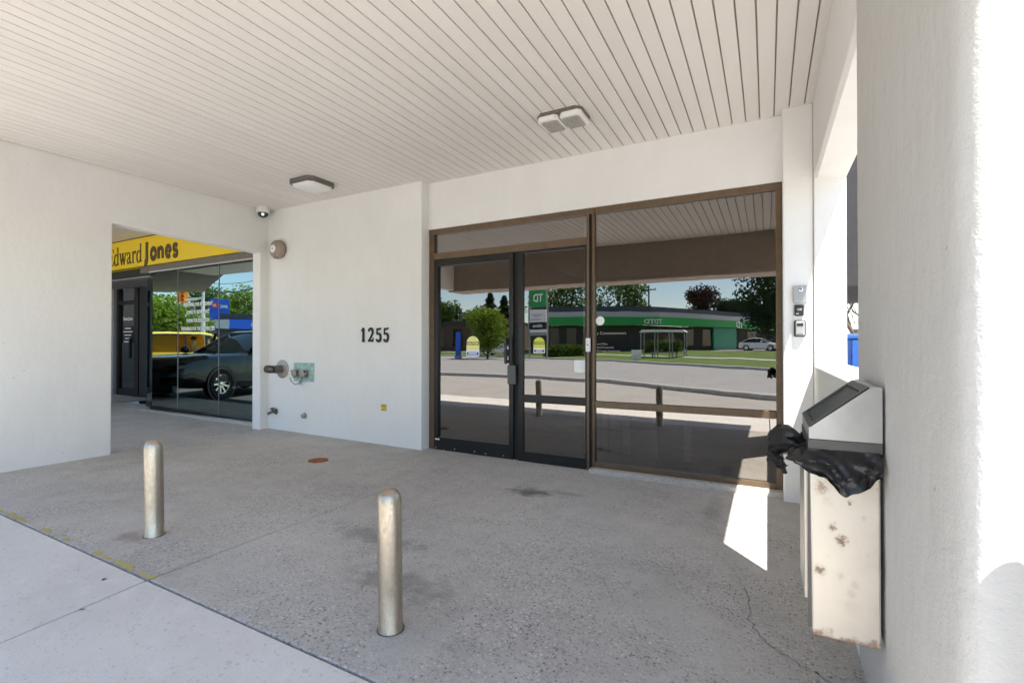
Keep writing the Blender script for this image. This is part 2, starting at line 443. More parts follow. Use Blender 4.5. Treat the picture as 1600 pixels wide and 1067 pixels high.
for a, b in ((-2.97, .03), (-5.97, -2.97), (-8.985, -5.97), (-12, -9.0), (-18, -12), (-24, -18), (.03, .9)):
    slab(a+G, b-G, -1.2, 1.4-G, 'light_concrete' if b > -8.95 else 'stall_asphalt')
# worn yellow line on the edge of the slab
yl = MB(); x = -5.75
while x < -2.98:
    w = random.uniform(.05, .22)
    if random.random() < (.8 if x < -4.9 or x > -4.4 else .45):
        n = max(2, int(w/.02)); pts = []
        a = [(x+w*i/n, 1.408) for i in range(n+1)]; b = [(x+w*i/n, 1.414+random.uniform(.006, .035)) for i in range(n+1)]
        for i in range(n):
            q = [a[i], a[i+1], b[i+1], b[i]]
            yl.add([(p[0], p[1], zg(*p)+.004) for p in q], [(0, 1, 2, 3)])
    x += w+random.uniform(.0, .10)
build('worn_line', yl, 'worn_yellow', apron)
# crack across the slab by the side wall
def crack(pts, w0):
    mb = MB(); P = []
    for (a, b) in zip(pts, pts[1:]):
        n = 7
        for i in range(n):
            f = i/n; P.append((a[0]+(b[0]-a[0])*f+random.uniform(-.008, .008), a[1]+(b[1]-a[1])*f+random.uniform(-.008, .008)))
    P.append(pts[-1])
    for i in range(len(P)-1):
        a, b = Vector(P[i]), Vector(P[i+1]); d = (b-a).normalized(); q = Vector((-d.y, d.x))*w0*random.uniform(.35, 1)
        mb.add([(p.x, p.y, zg(p.x, p.y)+.003) for p in (a-q, b-q, b+q, a+q)], [(0, 1, 2, 3)])
    return mb
build('crack', crack([(-.16, 3.02), (-.107, 2.868), (-.08, 2.67), (-.083, 2.555), (-.054, 2.472), (-.002, 2.377), (.091, 2.311), (.195, 2.237), (.33, 2.17)], .0017), 'joint_dark', apron)
build('crack', crack([(-1.2, 4.45), (-.75, 4.42), (-.5, 4.3)], .0012), 'joint_dark', apron)
# kerbs, road, verge beyond: the street bends past the corner
FARK = [(-160, -70), (-70, -51), (-37.5, -41.8), (-24, -38.0), (-14.2, -33.6), (-6.5, -27.2), (.4, -20.6), (8, -15.5), (18, -12.0), (60, -6), (160, 4)]
NEARK = [(-160, -14), (-40, -10.6), (-14.2, -9.6), (-9, -9.3), (-5.5, -8.5), (-2.6, -6.6), (-.2, -5.0), (3, -4.0), (8, -3.4), (60, 3.0), (160, 14)]
def ypoly(P, x):
    for (x0, y0), (x1, y1) in zip(P, P[1:]):
        if x <= x1: return y0+(y1-y0)*(x-x0)/(x1-x0)
    return P[-1][1]
def kerb_line(P, w, z0, z1):
    mb = MB(); v = [(x, y, z) for x, y in P for (y, z) in ((y, z0), (y, z1-.02), (y-.03, z1), (y-w, z1), (y-w, z0))]; n = len(P)
    return mb.rings([v[5*i:5*i+5] for i in range(n)])
build('kerb', kerb_line(NEARK, .3, -.19, -.02), 'kerb_concrete', kind='structure')
build('kerb', kerb_line(FARK, .45, -.19, .0), 'kerb_concrete', kind='structure')
xs_ = sorted(set([p[0] for p in FARK]+[p[0] for p in NEARK]))
rd = MB(); n = len(xs_)
rd.add([(x, ypoly(NEARK, x)-.3, -.163) for x in xs_]+[(x, ypoly(FARK, x), -.163) for x in xs_], [(i, n+i, n+i+1, i+1) for i in range(n-1)])
build('road', rd, 'road_asphalt', kind='structure')
def zfar(x, y): return -.02+.035*min(17, max(0, ypoly(FARK, x)-.45-y))
vg = MB(); offs_ = [.45, 3, 6, 10, 14, 17.5, 30, 60, 110]; vx = lin(-130, 60, 70)
vg.add([(x, ypoly(FARK, x)-o, zfar(x, ypoly(FARK, x)-o)) for o in offs_ for x in vx], [(j*71+i, j*71+i+1, (j+1)*71+i+1, (j+1)*71+i) for j in range(len(offs_)-1) for i in range(70)])
build('verge', vg, 'grass', kind='structure')
fp = MB(); fp.add([(x, ypoly(FARK, x)-o, zfar(x, ypoly(FARK, x)-o)+.015) for o in (7.2, 8.5) for x in vx], [(i, i+1, 72+i, 71+i) for i in range(70)])
build('footpath', fp, 'kerb_concrete', kind='structure')
build('car_park', MB().grid(lin(-6, 40, 12), [-80, -66, -60, -56, -50.0], lambda x, y: zfar(x, y)+.015), 'asphalt', kind='structure')

# ------------------------------------------------------------------ the building with the covered entrance
B = thing('office_building', (-3, D, 0), 'white painted office building with covered entrance, slatted soffit and bronze glazing', 'building')
def rough_grid_wall(name, mb_fn, mat):
    return build(name, mb_fn, mat, B, bevel=.012)
TOP = 3.75
fw = MB().box(XLO+.004, -3.67, D1, 4.95, -.05, TOP)
build('front_wall', fw, 'stucco_smooth', B, bevel=.008)
box('header_wall', -3.668, .117, D-.018, 4.95, 2.703, TOP, 'stucco_smooth', B)
box('pier', .115, XR-.001, D1, 4.93, -.05, TOP, 'stucco', B, bevel=.012)
# right side wall: far strip, beam over the opening, sill wall, column
def holed():
    o = [(2.46, -.05), (D1+.06, -.05), (D1+.06, TOP-.003), (2.46, TOP-.003)]; i = [(2.46, 1.145), (4.60, 1.145), (4.60, 2.645), (2.46, 2.645)]
    iin = [(2.46, 1.125), (4.60, 1.125), (4.60, 2.67), (2.46, 2.67)]
    vs = [(XR, *p) for p in o]+[(XR, *p) for p in iin]+[(XR+.025, *p) for p in i]+[(XRO, p[0], p[1]-(.025 if p[1] > 2 else 0)) for p in i]+[(XRO, *p) for p in o]; fs = []
    for a, b in ((0, 4), (4, 8), (8, 12), (12, 16), (16, 0)):
        for k in range(4):
            if a == 16: fs.append((16+k, 16+(k+1) % 4, (k+1) % 4, k))
            else: fs.append((a+k, a+(k+1) % 4, b+(k+1) % 4, b+k))
    return MB().add(vs, fs)
build('side_wall', holed(), 'stucco', B, bevel=.008)
def column():
    # a plan polygon with a broken, hand-plastered corner; finely divided so that the edge is uneven
    mb = MB(); zs = lin(-.05, TOP-.004, 150)
    plan = [(XRO, 2.46)]+[(XR, 2.46)]+[(XR, y) for y in lin(2.2, 1.36, 12)]+[(XR+.001, 1.315), (XR+.003, 1.285), (XR+.010, 1.262), (XR+.020, 1.246), (XR+.030, 1.236)]
    plan += [(x, 1.233) for x in lin(XR+.042, XR+.20, 14)]+[(XRO, 1.233)]
    cx, cy = XR+.2, 1.7; rings = []
    for z in zs:
        ring = []
        for (x, y) in plan:
            e = max(0, 1-abs(y-1.255)/.07)*(1 if x < XR+.06 else 0)
            n1 = noise.noise(Vector((x*9, y*9, z*6.0))); n2 = noise.noise(Vector((x*40, y*40, z*38)))
            off = n1*.0016+n2*(.0007+.0024*e)
            if x > XR+.04: off = n1*.003+n2*.0016
            nx, ny = (-1, 0) if y > 1.27 else (-.6, -.8) if x < XR+.035 else (0, -1)
            if x > XRO-.01: off = 0
            ring.append((x+nx*off, y+ny*off, z))
        rings.append(ring)
    return mb.rings(rings)
build('column', column(), 'stucco_rough', B, smooth=50)
# left side wall mirrored: near pier, beam over its opening, far strip
lw = [(1.233, -.05), (2.70, -.05), (2.70, 2.665), (4.485, 2.635), (4.485, -.05), (D1+.05, -.05), (D1+.05, TOP-.003), (1.233, TOP-.003)]
build('side_wall', MB().prism(lw, 'x', XLO, XL), 'stucco', B, bevel=.016)
# front and side beams, roof
box('front_beam', XLO-.002, XRO+.002, -.45, .18, 2.55, 4.05, 'beam_brown', B, bevel=.02)
box('side_beam', XR, XRO-.001, .178, 1.235, 2.58, TOP-.005, 'stucco', B)
box('side_beam', XLO+.001, XL, .178, 1.235, 2.58, TOP-.005, 'stucco', B)
box('roof', XLO+.05, XRO-.05, .1, 12.0, 3.80, 3.98, 'roof_metal', B)
box('flank_wall', XRO-.17, XRO-.001, 4.9, 12.0, -.1, 3.79, 'stucco', B)
# soffit of single slats hung below a dark void
so = box('soffit', XLO+.04, XRO-.04, .19, 4.9, ZC+.016, ZC+.04, 'soffit_gap', B)
P = .1091; x0 = -1.2534-P*48
slat_me = None
k = 0
while True:
    xa = x0+P*k; k += 1
    if xa > XR+.02: break
    if slat_me is None:
        w = P-.0092; prof = [(0, 0), (.0025, -.0028), (w-.0025, -.0028), (w, 0), (w, .012), (0, .012)]
        mb = MB().prism(prof, 'y', 0, 4.72); slat_me = mesh('slat', mb, 'soffit', (0, 0, 0))
    s_ = bpy.data.objects.new('slat', slat_me); COL.objects.link(s_); s_.parent = so
    s_.location = Vector((xa+.0043, .17, ZC+random.uniform(-.0008, .0008)))-ORG[so.name]; s_.rotation_euler = (0, random.uniform(-.004, .004), 0)

# ------------------------------------------------------------------ glazing of the entrance
def frame(parent, mat, bars, y0=D, y1=D+.075, name='frame', bevel=.004):
    for (xa, xb, za, zb) in bars: box(name, xa, xb, y0, y1, za, zb, mat, parent, bevel=bevel)
def pane(parent, xa, xb, za, zb, mat='glass_bronze', y=D+.028):
    return build('pane', MB().quad((xa, y, za), (xb, y, za), (xb, y, zb), (xa, y, zb)), mat, parent)
dw = box('window', -1.561, .112, D-.004, D+.085, 2.642, 2.7025, 'bronze', B, bevel=.004)     # big right-hand light: head > frame, panes
frame(dw, 'bronze', [(.066, .112, .055, 2.641), (-1.56, .0655, .66, .726), (-1.56, .0655, .055, .105)], D-.002, D+.08)
build('gasket', MB().box(-1.553, .066, D+.03, D+.04, 2.628, 2.6425).box(-1.553, .066, D+.03, D+.04, .726, .736).box(-1.553, -1.545, D+.03, D+.04, .74, 2.63).box(.058, .0662, D+.03, D+.04, .74, 2.63), 'dark_gasket', dw)
pane(dw, -1.56, .066, .727, 2.64); pane(dw, -1.56, .066, .106, .658)
tw = box('window', -3.662, -1.564, D-.003, D+.085, 2.6425, 2.7020, 'bronze', B, bevel=.004)     # transom over the door
frame(tw, 'bronze', [(-3.66, -3.592, .02, 2.6415), (-3.591, -1.644, 2.332, 2.412)], D-.001, D+.08)
build('gasket', MB().box(-3.59, -1.645, D+.03, D+.04, 2.627, 2.6423), 'dark_gasket', tw)
pane(tw, -3.591, -1.644, 2.413, 2.642)
frame(B, 'bronze', [(-1.643, -1.615, .02, 2.6418)], D-.012, D+.09, 'mullion'); frame(B, 'black_alu', [(-1.6145, -1.585, .02, 2.6416)], D+.012, D+.09, 'mullion'); frame(B, 'bronze', [(-1.5845, -1.5615, .02, 2.6417)], D-.006, D+.09, 'mullion')
sl = box('sidelight', -2.382, -1.6435, D+.004, D+.08, 2.305, 2.3315, 'black_alu', B, bevel=.003)
frame(sl, 'black_alu', [(-2.382, -1.6437, .67, .752), (-2.382, -1.6438, .02, .13), (-2.44, -2.383, .02, 2.3312), (-1.665, -1.6436, .131, .669), (-1.665, -1.6436, .753, 2.304)], D+.003, D+.08)
pane(sl, -2.382, -1.665, .753, 2.305, 'glass_clear'); pane(sl, -2.382, -1.665, .131, .669, 'glass_clear')
dr = box('door', -3.531, -2.553, D-.006, D+.04, 2.250, 2.3245, 'black_alu', B, bevel=.003)
frame(dr, 'black_alu', [(-3.585, -3.532, .03, 2.325), (-2.552, -2.497, .03, 2.325), (-3.531, -2.553, .03, .188)], D-.006, D+.04, 'leaf_rail')
frame(dr, 'dark_gasket', [(-2.4965, -2.4445, .02, 2.331)], D+.02, D+.07, 'door_jamb')
pane(dr, -3.531, -2.553, .189, 2.249, 'glass_clear')
hd = MB().box(-2.575, -2.548, D-.075, D-.05, 1.09, 1.385).box(-2.572, -2.55, D-.055, D-.004, 1.10, 1.125).box(-2.572, -2.55, D-.055, D-.004, 1.35, 1.375).box(-2.545, -2.505, D-.03, D-.0065, 1.09, 1.39)
build('handle', hd, 'black_plastic', dr, bevel=.004)
build('lock_housing', MB().box(-2.552, -2.452, D-.045, D-.0068, .865, 1.075), 'bin_trim', dr, bevel=.008)
build('door_label', MB().box(-3.565, -3.50, D-.0085, D-.0063, .155, .172), 'paper', dr)
for xs in (-3.55, -3.43, -3.28, -3.0, -2.85, -2.62): build('screw', MB().lathe([(.006, 0), (.006, .004), (.002, .006)], (xs, D-.006, .055+random.uniform(-.012, .02)), (0, -1, 0), 8), 'chrome', dr)
box('threshold', -3.66, -1.6, D-.09, D+.09, -.02, .018, 'agg', B, bevel=.006)
box('window_kerb', -1.599, .12, D-.085, D+.09, -.03, .054, 'agg', B, bevel=.01)
# the lobby behind the glass
lobby = MB().box(-4.6, 1.9, 4.96, 9.6, -.06, .02)
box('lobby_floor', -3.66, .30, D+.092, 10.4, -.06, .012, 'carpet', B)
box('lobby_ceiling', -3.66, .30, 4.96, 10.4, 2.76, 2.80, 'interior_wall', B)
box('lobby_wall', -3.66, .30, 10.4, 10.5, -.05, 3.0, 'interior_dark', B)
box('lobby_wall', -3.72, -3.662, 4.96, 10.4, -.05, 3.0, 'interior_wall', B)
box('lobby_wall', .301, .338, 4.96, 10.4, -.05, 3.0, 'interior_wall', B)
rl = thing('lobby_railing', (-1.0, 5.6, 0), 'low brown timber railing inside the lobby behind the large window', 'railing')
build('rail', MB().box(-1.95, -.2, 5.58, 5.64, .80, .87), 'wood_rail', rl, bevel=.006)
build('rail', MB().box(-1.95, .0, 5.58, 5.64, .52, .59), 'wood_rail', rl, bevel=.006)
for xp in (-1.88, -1.70, -1.46, -1.14, -.78): build('post', MB().box(xp-.035, xp+.035, 5.57, 5.65, .02, .96), 'wood_rail', rl, bevel=.006)
box('reflection_bar', -3.56, -2.35, 4.90, 4.95, 2.415, 2.465, 'interior_wall', origin=(-2.8, 5.06, 2.46), label='bar behind the transom glass above the entrance door, standing in for a reflected strip', cat='bar')  # bar added in place of a bright strip mirrored in the transom
box('paper_notice', -1.786, -1.667, D+.016, D+.020, 1.013, 1.142, 'paper', origin=(-1.72, D, 1.01), label='square white notice stuck to the sidelight beside the mullion', cat='notice')
box('lobby_post', -1.93, -1.83, 5.5, 5.6, .012, 2.75, 'paper', origin=(-1.88, 5.55, 0), label='slim white post inside the lobby behind the sidelight', cat='post')
pn = thing('entry_keypad', (-1.622, D-.012, 1.23), 'small white entry device on the bronze mullion beside the door', 'keypad')
build('case', MB().box(-1.645, -1.598, D-.036, D-.013, 1.23, 1.368), 'white_plastic', pn, bevel=.004)
build('button', MB().lathe([(.007, 0), (.007, .004)], (-1.622, D-.036, 1.30), (0, -1, 0), 10), 'black_plastic', pn)

# stickers on door and sidelight
def caution(x0, x1, z0, z1, ymat, blue, label, yy):
    w = x1-x0; zt = z1-w/2; t = thing('caution_sticker', ((x0+x1)/2, yy, z0), label, 'sticker', 'caution stickers on the entrance glass')
    dome = [(x0, z0+.34*(z1-z0))]+[(x1, z0+.34*(z1-z0))]+[((x0+x1)/2+w/2*math.cos(a), zt+w/2*math.sin(a)) for a in lin(0, math.pi, 14)]
    build('yellow_panel', MB().prism(dome, 'y', yy-.001, yy), ymat, t)
    build('white_panel', MB().box(x0, x1, yy-.0011, yy, z0, z0+.34*(z1-z0)-.001), 'paper', t)
    hb = z0+.56*(z1-z0)
    build('band', MB().box(x0+.004, x1-.004, yy-.002, yy-.0012, hb, hb+.16*(z1-z0)), 'black_paint', t)
    build('lettering', text_mb('CAUTION', .085*(z1-z0)*1.15, ((x0+x1)/2, yy-.002, hb+.035*(z1-z0)), width=w*.86, fat=.002), ymat, t)
    build('lettering', text_mb('AUTOMATIC', .045*(z1-z0), ((x0+x1)/2, yy-.001, hb+.22*(z1-z0)), width=w*.5).merge(text_mb('DOOR', .06*(z1-z0), ((x0+x1)/2, yy-.001, hb-.12*(z1-z0)), width=w*.4)), 'black_paint', t) if False else None
    build('arrow_panel', MB().box(x0+.008, x1-.008, yy-.002, yy-.0012, z0+.012, z0+.22*(z1-z0)), blue, t)
    build('stripe', MB().box(x0+.03, x1-.03, yy-.003, yy-.0021, z0+.035, z0+.045).box(x0+.03, x1-.03, yy-.003, yy-.0021, z0+.02, z0+.027), 'paper', t)
caution(-3.135, -2.958, 1.165, 1.403, 'caution_yellow', 'caution_blue', 'yellow caution sticker with blue foot on the entrance door glass', D+.026)
caution(-2.263, -2.126, 1.209, 1.382, 'caution_lime', 'bin_trim', 'dull lime caution sticker on the sidelight right of the door', D+.026)
dec = thing('window_lettering', (-1.4, D+.03, 1.2), 'faint grey lettering and white round mark on the large window', 'lettering')
build('round_mark', MB().lathe([(.046, 0), (.046, .001)], (-1.512, D+.027, 1.545), (0, -1, 0), 20).xf(Matrix.Identity(4)), 'paper', dec)
for i, (s_, z, w) in enumerate((('y Commissioners', 1.405, .30), ('and Plan', 1.30, .11), ('and Financial', 1.265, .17), ('Mortgage Investment', 1.23, .24))):
    build('lettering', text_mb(s_, .028 if i == 0 else .02, (-1.545, D+.027, z), align='LEFT', width=w), 'faint_text', dec)

# ------------------------------------------------------------------ things on the walls and soffit
nb = thing('house_number', (-4.41, D1, 1.34), 'black numerals 1255 on the white wall', 'house number')
h = .176
def digit(ch, x, w):
    mb = MB(); a = (D1-.022, D1-.004, x, 1.338, w, h)
    if ch == '1':
        stroke(mb, [(.55, .0), (.55, .5), (.55, 1)], [.30, .24, .26], *a); stroke(mb, [(.55, .97), (.38, .86), (.18, .80)], [.2, .14, .06], *a); stroke(mb, [(.30, .03), (.80, .03)], .07, *a)
    if ch == '2':
        stroke(mb, arc(.5, .72, .36, .24, 170, -28, 14), [.12, .16, .15, .13, .13, .14, .16, .18, .2, .22, .22, .22, .21, .2, .18], *a)
        stroke(mb, [(.82, .61), (.62, .40), (.36, .2), (.14, .07)], [.18, .15, .12, .10], *a); stroke(mb, [(.08, .07), (.5, .08), (.9, .06)], [.12, .15, .13], *a); stroke(mb, [(.88, .05), (.94, .28)], [.10, .05], *a)
    if ch == '5':
        stroke(mb, [(.22, .93), (.55, .91), (.86, .96)], [.13, .15, .10], *a); stroke(mb, [(.24, .95), (.20, .52)], [.12, .09], *a)
        stroke(mb, [(.20, .53)]+arc(.46, .31, .38, .28, 112, -150, 16), [.08]+[.10, .12, .15, .18, .21, .24, .25, .25, .24, .22, .2, .17, .15, .13, .13, .15, .16], *a)
    return mb
for ch, x in (('1', -4.650), ('2', -4.520), ('5', -4.385), ('5', -4.262)): build('numeral', digit(ch, x, .095), 'black_paint', nb)

bell = thing('alarm_bell', (-6.24, D1, 2.67), 'round taupe alarm bell high on the white wall', 'alarm bell')
bc = (-6.225, D1, 2.668)
build('gong', MB().lathe([(.128, .025), (.137, .045), (.134, .075), (.118, .102), (.085, .122), (.045, .131), (.001, .133)], bc, (0, -1, 0), 36), 'bell_paint', bell, smooth=40)
build('back_box', MB().lathe([(.118, 0), (.118, .024)], bc, (0, -1, 0), 28), 'fixture_metal', bell, smooth=40)
build('centre_plate', MB().lathe([(.056, .1280), (.056, .136), (.05, .138)], bc, (0, -1, 0), 24), 'lens_white', bell, smooth=40)
build('centre_bolt', MB().lathe([(.012, .137), (.010, .144)], bc, (0, -1, 0), 10), 'iron_worn', bell)

sc_ = thing('security_camera', (XL, 4.42, 3.17), 'white dome security camera in the corner under the soffit', 'camera')
cx, cy = -6.40, 4.46
build('housing', MB().lathe([(.085, 3.268), (.090, 3.215), (.093, 3.20), (.072, 3.188)], (cx, cy, 0), (0, 0, 1), 28), 'white_plastic', sc_, smooth=40)
build('dome', MB().lathe([(.070, 3.190), (.066, 3.165), (.050, 3.140), (.025, 3.126), (.001, 3.122)], (cx, cy, 0), (0, 0, 1), 24), 'window_dark', sc_, smooth=60)
build('lens', MB().lathe([(.02, 0), (.02, .02)], (cx+.045, cy-.035, 3.158), (.8, -.6, -.2), 12), 'chrome', sc_)
build('bracket', MB().box(XL, cx-.06, cy-.03, cy+.03, 3.215, 3.26), 'white_plastic', sc_)

fd = thing('standpipe_inlet', (-6.17, D1, .95), 'dark elbow fire pipe outlet with round flange on the white wall', 'pipe')
build('flange', MB().lathe([(.132, 0), (.132, .010), (.115, .018), (.06, .022), (.056, .03)], (-6.18, D1, .952), (0, -1, 0), 32), 'iron_worn', fd, smooth=30)
build('elbow', MB().tube([(-6.18, D1-.015, .952), (-6.18, D1-.09, .952), (-6.185, D1-.13, .953), (-6.205, D1-.155, .955), (-6.235, D1-.165, .956)], [.056, .055, .054, .052, .048], 18), 'cast_iron', fd, smooth=50)
build('coupling', MB().lathe([(.048, 0), (.058, .006), (.058, .022), (.047, .028), (.047, .042), (.055, .045), (.055, .058), (.04, .058), (.036, .02)], (-6.232, D1-.165, .956), (-1, -.1, 0), 20), 'cast_iron', fd, smooth=30)
build('outlet', MB().lathe([(.046, .0), (.05, .035), (.038, .036), (.034, .0)], (-6.186, D1-.155, .952), (.25, -1, 0), 18), 'rubber', fd, smooth=30)
sp = thing('sprinkler_connection', (-5.72, D1, .79), 'pale green metal plate with twin capped hose inlets on the white wall', 'hose connection')
build('plate', MB().box(-5.93, -5.52, D1-.014, D1-.001, .79, 1.05), 'verdigris', sp, bevel=.004)
build('letter_band', MB().box(-5.89, -5.56, D1-.018, D1-.0135, .985, 1.03).box(-5.89, -5.56, D1-.018, D1-.0135, .805, .83), 'verdigris', sp, bevel=.002)
for xc in (-5.825, -5.665):
    build('inlet', MB().lathe([(.06, .012), (.06, .024), (.040, .03), (.040, .055), (.055, .06), (.055, .09), (.043, .098), (.001, .10)], (xc, D1, .905), (-.1, -1, 0), 20), 'iron_worn', sp, smooth=30)
    lug = MB()
    for k in range(3):
        a = 2*math.pi*k/3+.5; lug.box(xc+.055*math.cos(a)-.019, xc+.055*math.cos(a)+.001, D1-.09, D1-.064, .905+.055*math.sin(a)-.01, .905+.055*math.sin(a)+.01)
    build('lug', lug, 'cast_iron', sp)
build('chain', MB().tube([(-5.88, D1-.11, .85), (-5.88, D1-.09, .79), (-5.83, D1-.06, .745), (-5.78, D1-.05, .76), (-5.75, D1-.03, .82)], .007, 6).tube([(-5.66, D1-.1, .84), (-5.69, D1-.08, .77), (-5.74, D1-.05, .75), (-5.76, D1-.03, .8)], .006, 6), 'iron_worn', sp, smooth=50)
hb = thing('hose_spigot', (-6.33, D1, .33), 'small dark hose tap low on the white wall', 'tap')
build('flange', MB().lathe([(.042, 0), (.042, .01), (.024, .016)], (-6.32, D1, .335), (0, -1, 0), 18), 'cast_iron', hb, smooth=30)
build('spout', MB().tube([(-6.32, D1-.01, .335), (-6.323, D1-.05, .335), (-6.335, D1-.085, .328), (-6.355, D1-.11, .305)], [.019, .019, .019, .02], 12), 'cast_iron', hb, smooth=50)
build('valve_stem', MB().lathe([(.016, 0), (.016, .025), (.03, .027), (.03, .035)], (-6.325, D1-.052, .352), (.1, -.3, 1), 12), 'cast_iron', hb, smooth=30)
cp = thing('pipe_cap', (-5.71, D1, .31), 'small grey round pipe cap low on the white wall', 'pipe cap')
build('collar', MB().lathe([(.04, 0), (.04, .008)], (-5.71, D1, .315), (0, -1, 0), 16), 'iron_worn', cp)
build('cap', MB().lathe([(.032, .008), (.032, .04), (.024, .048), (.001, .05)], (-5.71, D1, .315), (0, -1, 0), 16), 'iron_worn', cp, smooth=40)
yt = thing('gas_sticker', (-4.26, D1, .475), 'small yellow and red tag low on the white wall', 'sticker')
build('plate', MB().box(-4.30, -4.215, D1-.006, D1-.001, .475, .552), 'yellow_paint', yt)
build('print', MB().box(-4.296, -4.222, D1-.008, D1-.0065, .536, .549).box(-4.292, -4.225, D1-.008, D1-.0065, .481, .486), 'rust', yt)

# key and card boxes on the right-hand pier
kb = thing('intercom_box', (.238, D1, 1.64), 'pale steel lock plate, topmost of three small boxes on the pier', 'intercom')
build('plate', MB().box(.190, .288, D1-.03, D1+.002, 1.645, 1.783), 'hood_steel', kb, bevel=.006)
build('lock', MB().lathe([(.016, 0), (.016, .006), (.009, .008)], (.243, D1-.03, 1.752), (0, -1, 0), 14), 'chrome', kb)
kb = thing('card_reader', (.23, D1, 1.53), 'black card reader, middle of three small boxes on the pier', 'card reader')
build('case', MB().box(.196, .264, D1-.028, D1+.002, 1.537, 1.628), 'black_plastic', kb, bevel=.006)
build('display', MB().box(.214, .248, D1-.031, D1-.0285, 1.58, 1.598), 'pole_grey', kb)
build('mark', MB().box(.208, .226, D1-.030, D1-.0282, 1.552, 1.558), 'white_text', kb)
kb = thing('key_safe', (.235, D1, 1.36), 'silver key safe with black surround, lowest of three small boxes on the pier', 'key safe')
build('surround', MB().box(.193, .278, D1-.03, D1+.002, 1.366, 1.502), 'black_plastic', kb, bevel=.014, seg=3)
build('cover', MB().box(.203, .268, D1-.045, D1-.028, 1.376, 1.492), 'hood_steel', kb, bevel=.014, seg=3)
build('window', MB().box(.214, .257, D1-.048, D1-.0455, 1.452, 1.474), 'black_plastic', kb)
build('latch', MB().box(.212, .258, D1-.048, D1-.0455, 1.383, 1.389), 'black_plastic', kb)

# soffit lights
def oct_ring(cx, cy, a, b, ch, z): return [(cx-a+ch, cy-b, z), (cx+a-ch, cy-b, z), (cx+a, cy-b+ch, z), (cx+a, cy+b-ch, z), (cx+a-ch, cy+b, z), (cx-a+ch, cy+b, z), (cx-a, cy+b-ch, z), (cx-a, cy-b+ch, z)]
L2 = thing('ceiling_light', (-4.86, 4.03, ZC), 'soffit light with white square diffuser and weathered rim, nearer the alarm bell', 'ceiling light')
cx, cy = -4.86, 4.03
build('rim', MB().rings([oct_ring(cx, cy, .20, .20, .05, ZC-.002), oct_ring(cx, cy, .20, .20, .05, ZC-.05), oct_ring(cx, cy, .185, .185, .05, ZC-.06)]), 'fixture_metal', L2)
build('diffuser', MB().rings([oct_ring(cx, cy, .183, .183, .05, ZC-.055), oct_ring(cx, cy, .17, .17, .05, ZC-.085), oct_ring(cx, cy, .10, .10, .03, ZC-.102)]), 'lens_white', L2, smooth=60)
L1 = thing('ceiling_light', (-1.55, 3.87, ZC), 'soffit light with two ribbed glass halves above the large window', 'ceiling light')
cx, cy = -1.55, 3.885
build('base', MB().rings([oct_ring(cx, cy, .205, .145, .05, ZC-.002), oct_ring(cx, cy, .205, .145, .05, ZC-.03)]), 'fixture_metal', L1)
for s_ in (-1, 1):
    c2 = cx+s_*.102
    build('rim', MB().rings([oct_ring(c2, cy, .094, .135, .03, ZC-.029), oct_ring(c2, cy, .094, .135, .03, ZC-.06), oct_ring(c2, cy, .085, .126, .03, ZC-.067)]), 'lens_white', L1)
    rib = MB()
    rib.rings([oct_ring(c2+s_*-.008, cy+.006, .078, .112, .02, ZC-.066), oct_ring(c2+s_*-.008, cy+.006, .07, .10, .02, ZC-.074)])
    for k in range(9): rib.box(c2-.066-s_*.008, c2+.066-s_*.008, cy-.09+k*.0225, cy-.082+k*.0225, ZC-.078, ZC-.0735)
    build('lens', rib, 'lens_grey', L1)

# ------------------------------------------------------------------ bollards
bp = thing('bollard', (0, 0, 0), '', 'bollard', 'steel bollards in front of the entrance')
rr = .0545
prof = [(rr+.004, -.02), (rr+.004, .004), (rr, .012), (rr, .2), (rr*.995, .4), (rr, .575), (rr*.93, .603), (rr*.74, .622), (rr*.4, .632), (.001, .635)]
build('post', MB().lathe(prof, (0, 0, 0), (0, 0, 1), 40), 'galv', bp, smooth=50)
build('footing_ring', MB().lathe([(rr+.003, .001), (rr+.007, .002), (rr+.007, .0035), (rr+.002, .004)], (0, 0, 0), (0, 0, 1), 32, False), 'joint_dark', bp)
for i, (bx, by, lab, tilt) in enumerate(((-3.60, 1.735, 'galvanised steel bollard left, with rust stained concrete round its foot', -.021), (-1.515, 1.69, 'galvanised steel bollard nearest the middle, in front of the glass door', -.018))):
    o = bp if i == 0 else copy_tree(bp, (0, 0, 0))
    o.location = (bx, by, zg(bx, by)); o['label'] = lab; o.rotation_euler = (0, tilt, 0)
# a taller guard post by the column, whose shadow falls on the sunlit column face
gp = thing('guard_post', (.475, 1.10, zg(.445, 1.1)), 'tall steel guard post that shades the sunlit face of the white column', 'post')
c0 = Vector((.475, 1.10, zg(.445, 1.1)))
build('post', MB().lathe([(.058, 0), (.058, 1.10), (.053, 1.125), (.03, 1.135), (.001, 1.137)], c0, (0, 0, 1), 32), 'galv', gp, smooth=50)
build('base_plate', MB().box(c0.x-.09, c0.x+.09, c0.y-.09, c0.y+.09, c0.z-.005, c0.z+.012), 'galv', gp, bevel=.003)

# rusty access cover
cv = thing('access_cover', (-4.31, 3.66, zg(-4.3, 3.66)), 'rusty round access cover set in the concrete', 'cover')
z0 = zg(-4.3, 3.66)
build('ring', MB().lathe([(.105, z0-.01), (.105, z0+.006), (.094, z0+.007), (.094, z0-.01)], (-4.31, 3.66, 0), (0, 0, 1), 28, False), 'rust', cv)
build('lid', MB().lathe([(.092, z0-.01), (.092, z0+.004), (.05, z0+.006), (.001, z0+.006)], (-4.31, 3.66, 0), (0, 0, 1), 28), 'rust', cv)
build('lifting_bar', MB().box(-4.36, -4.26, 3.645, 3.675, z0+.006, z0+.012), 'rust', cv, bevel=.003)

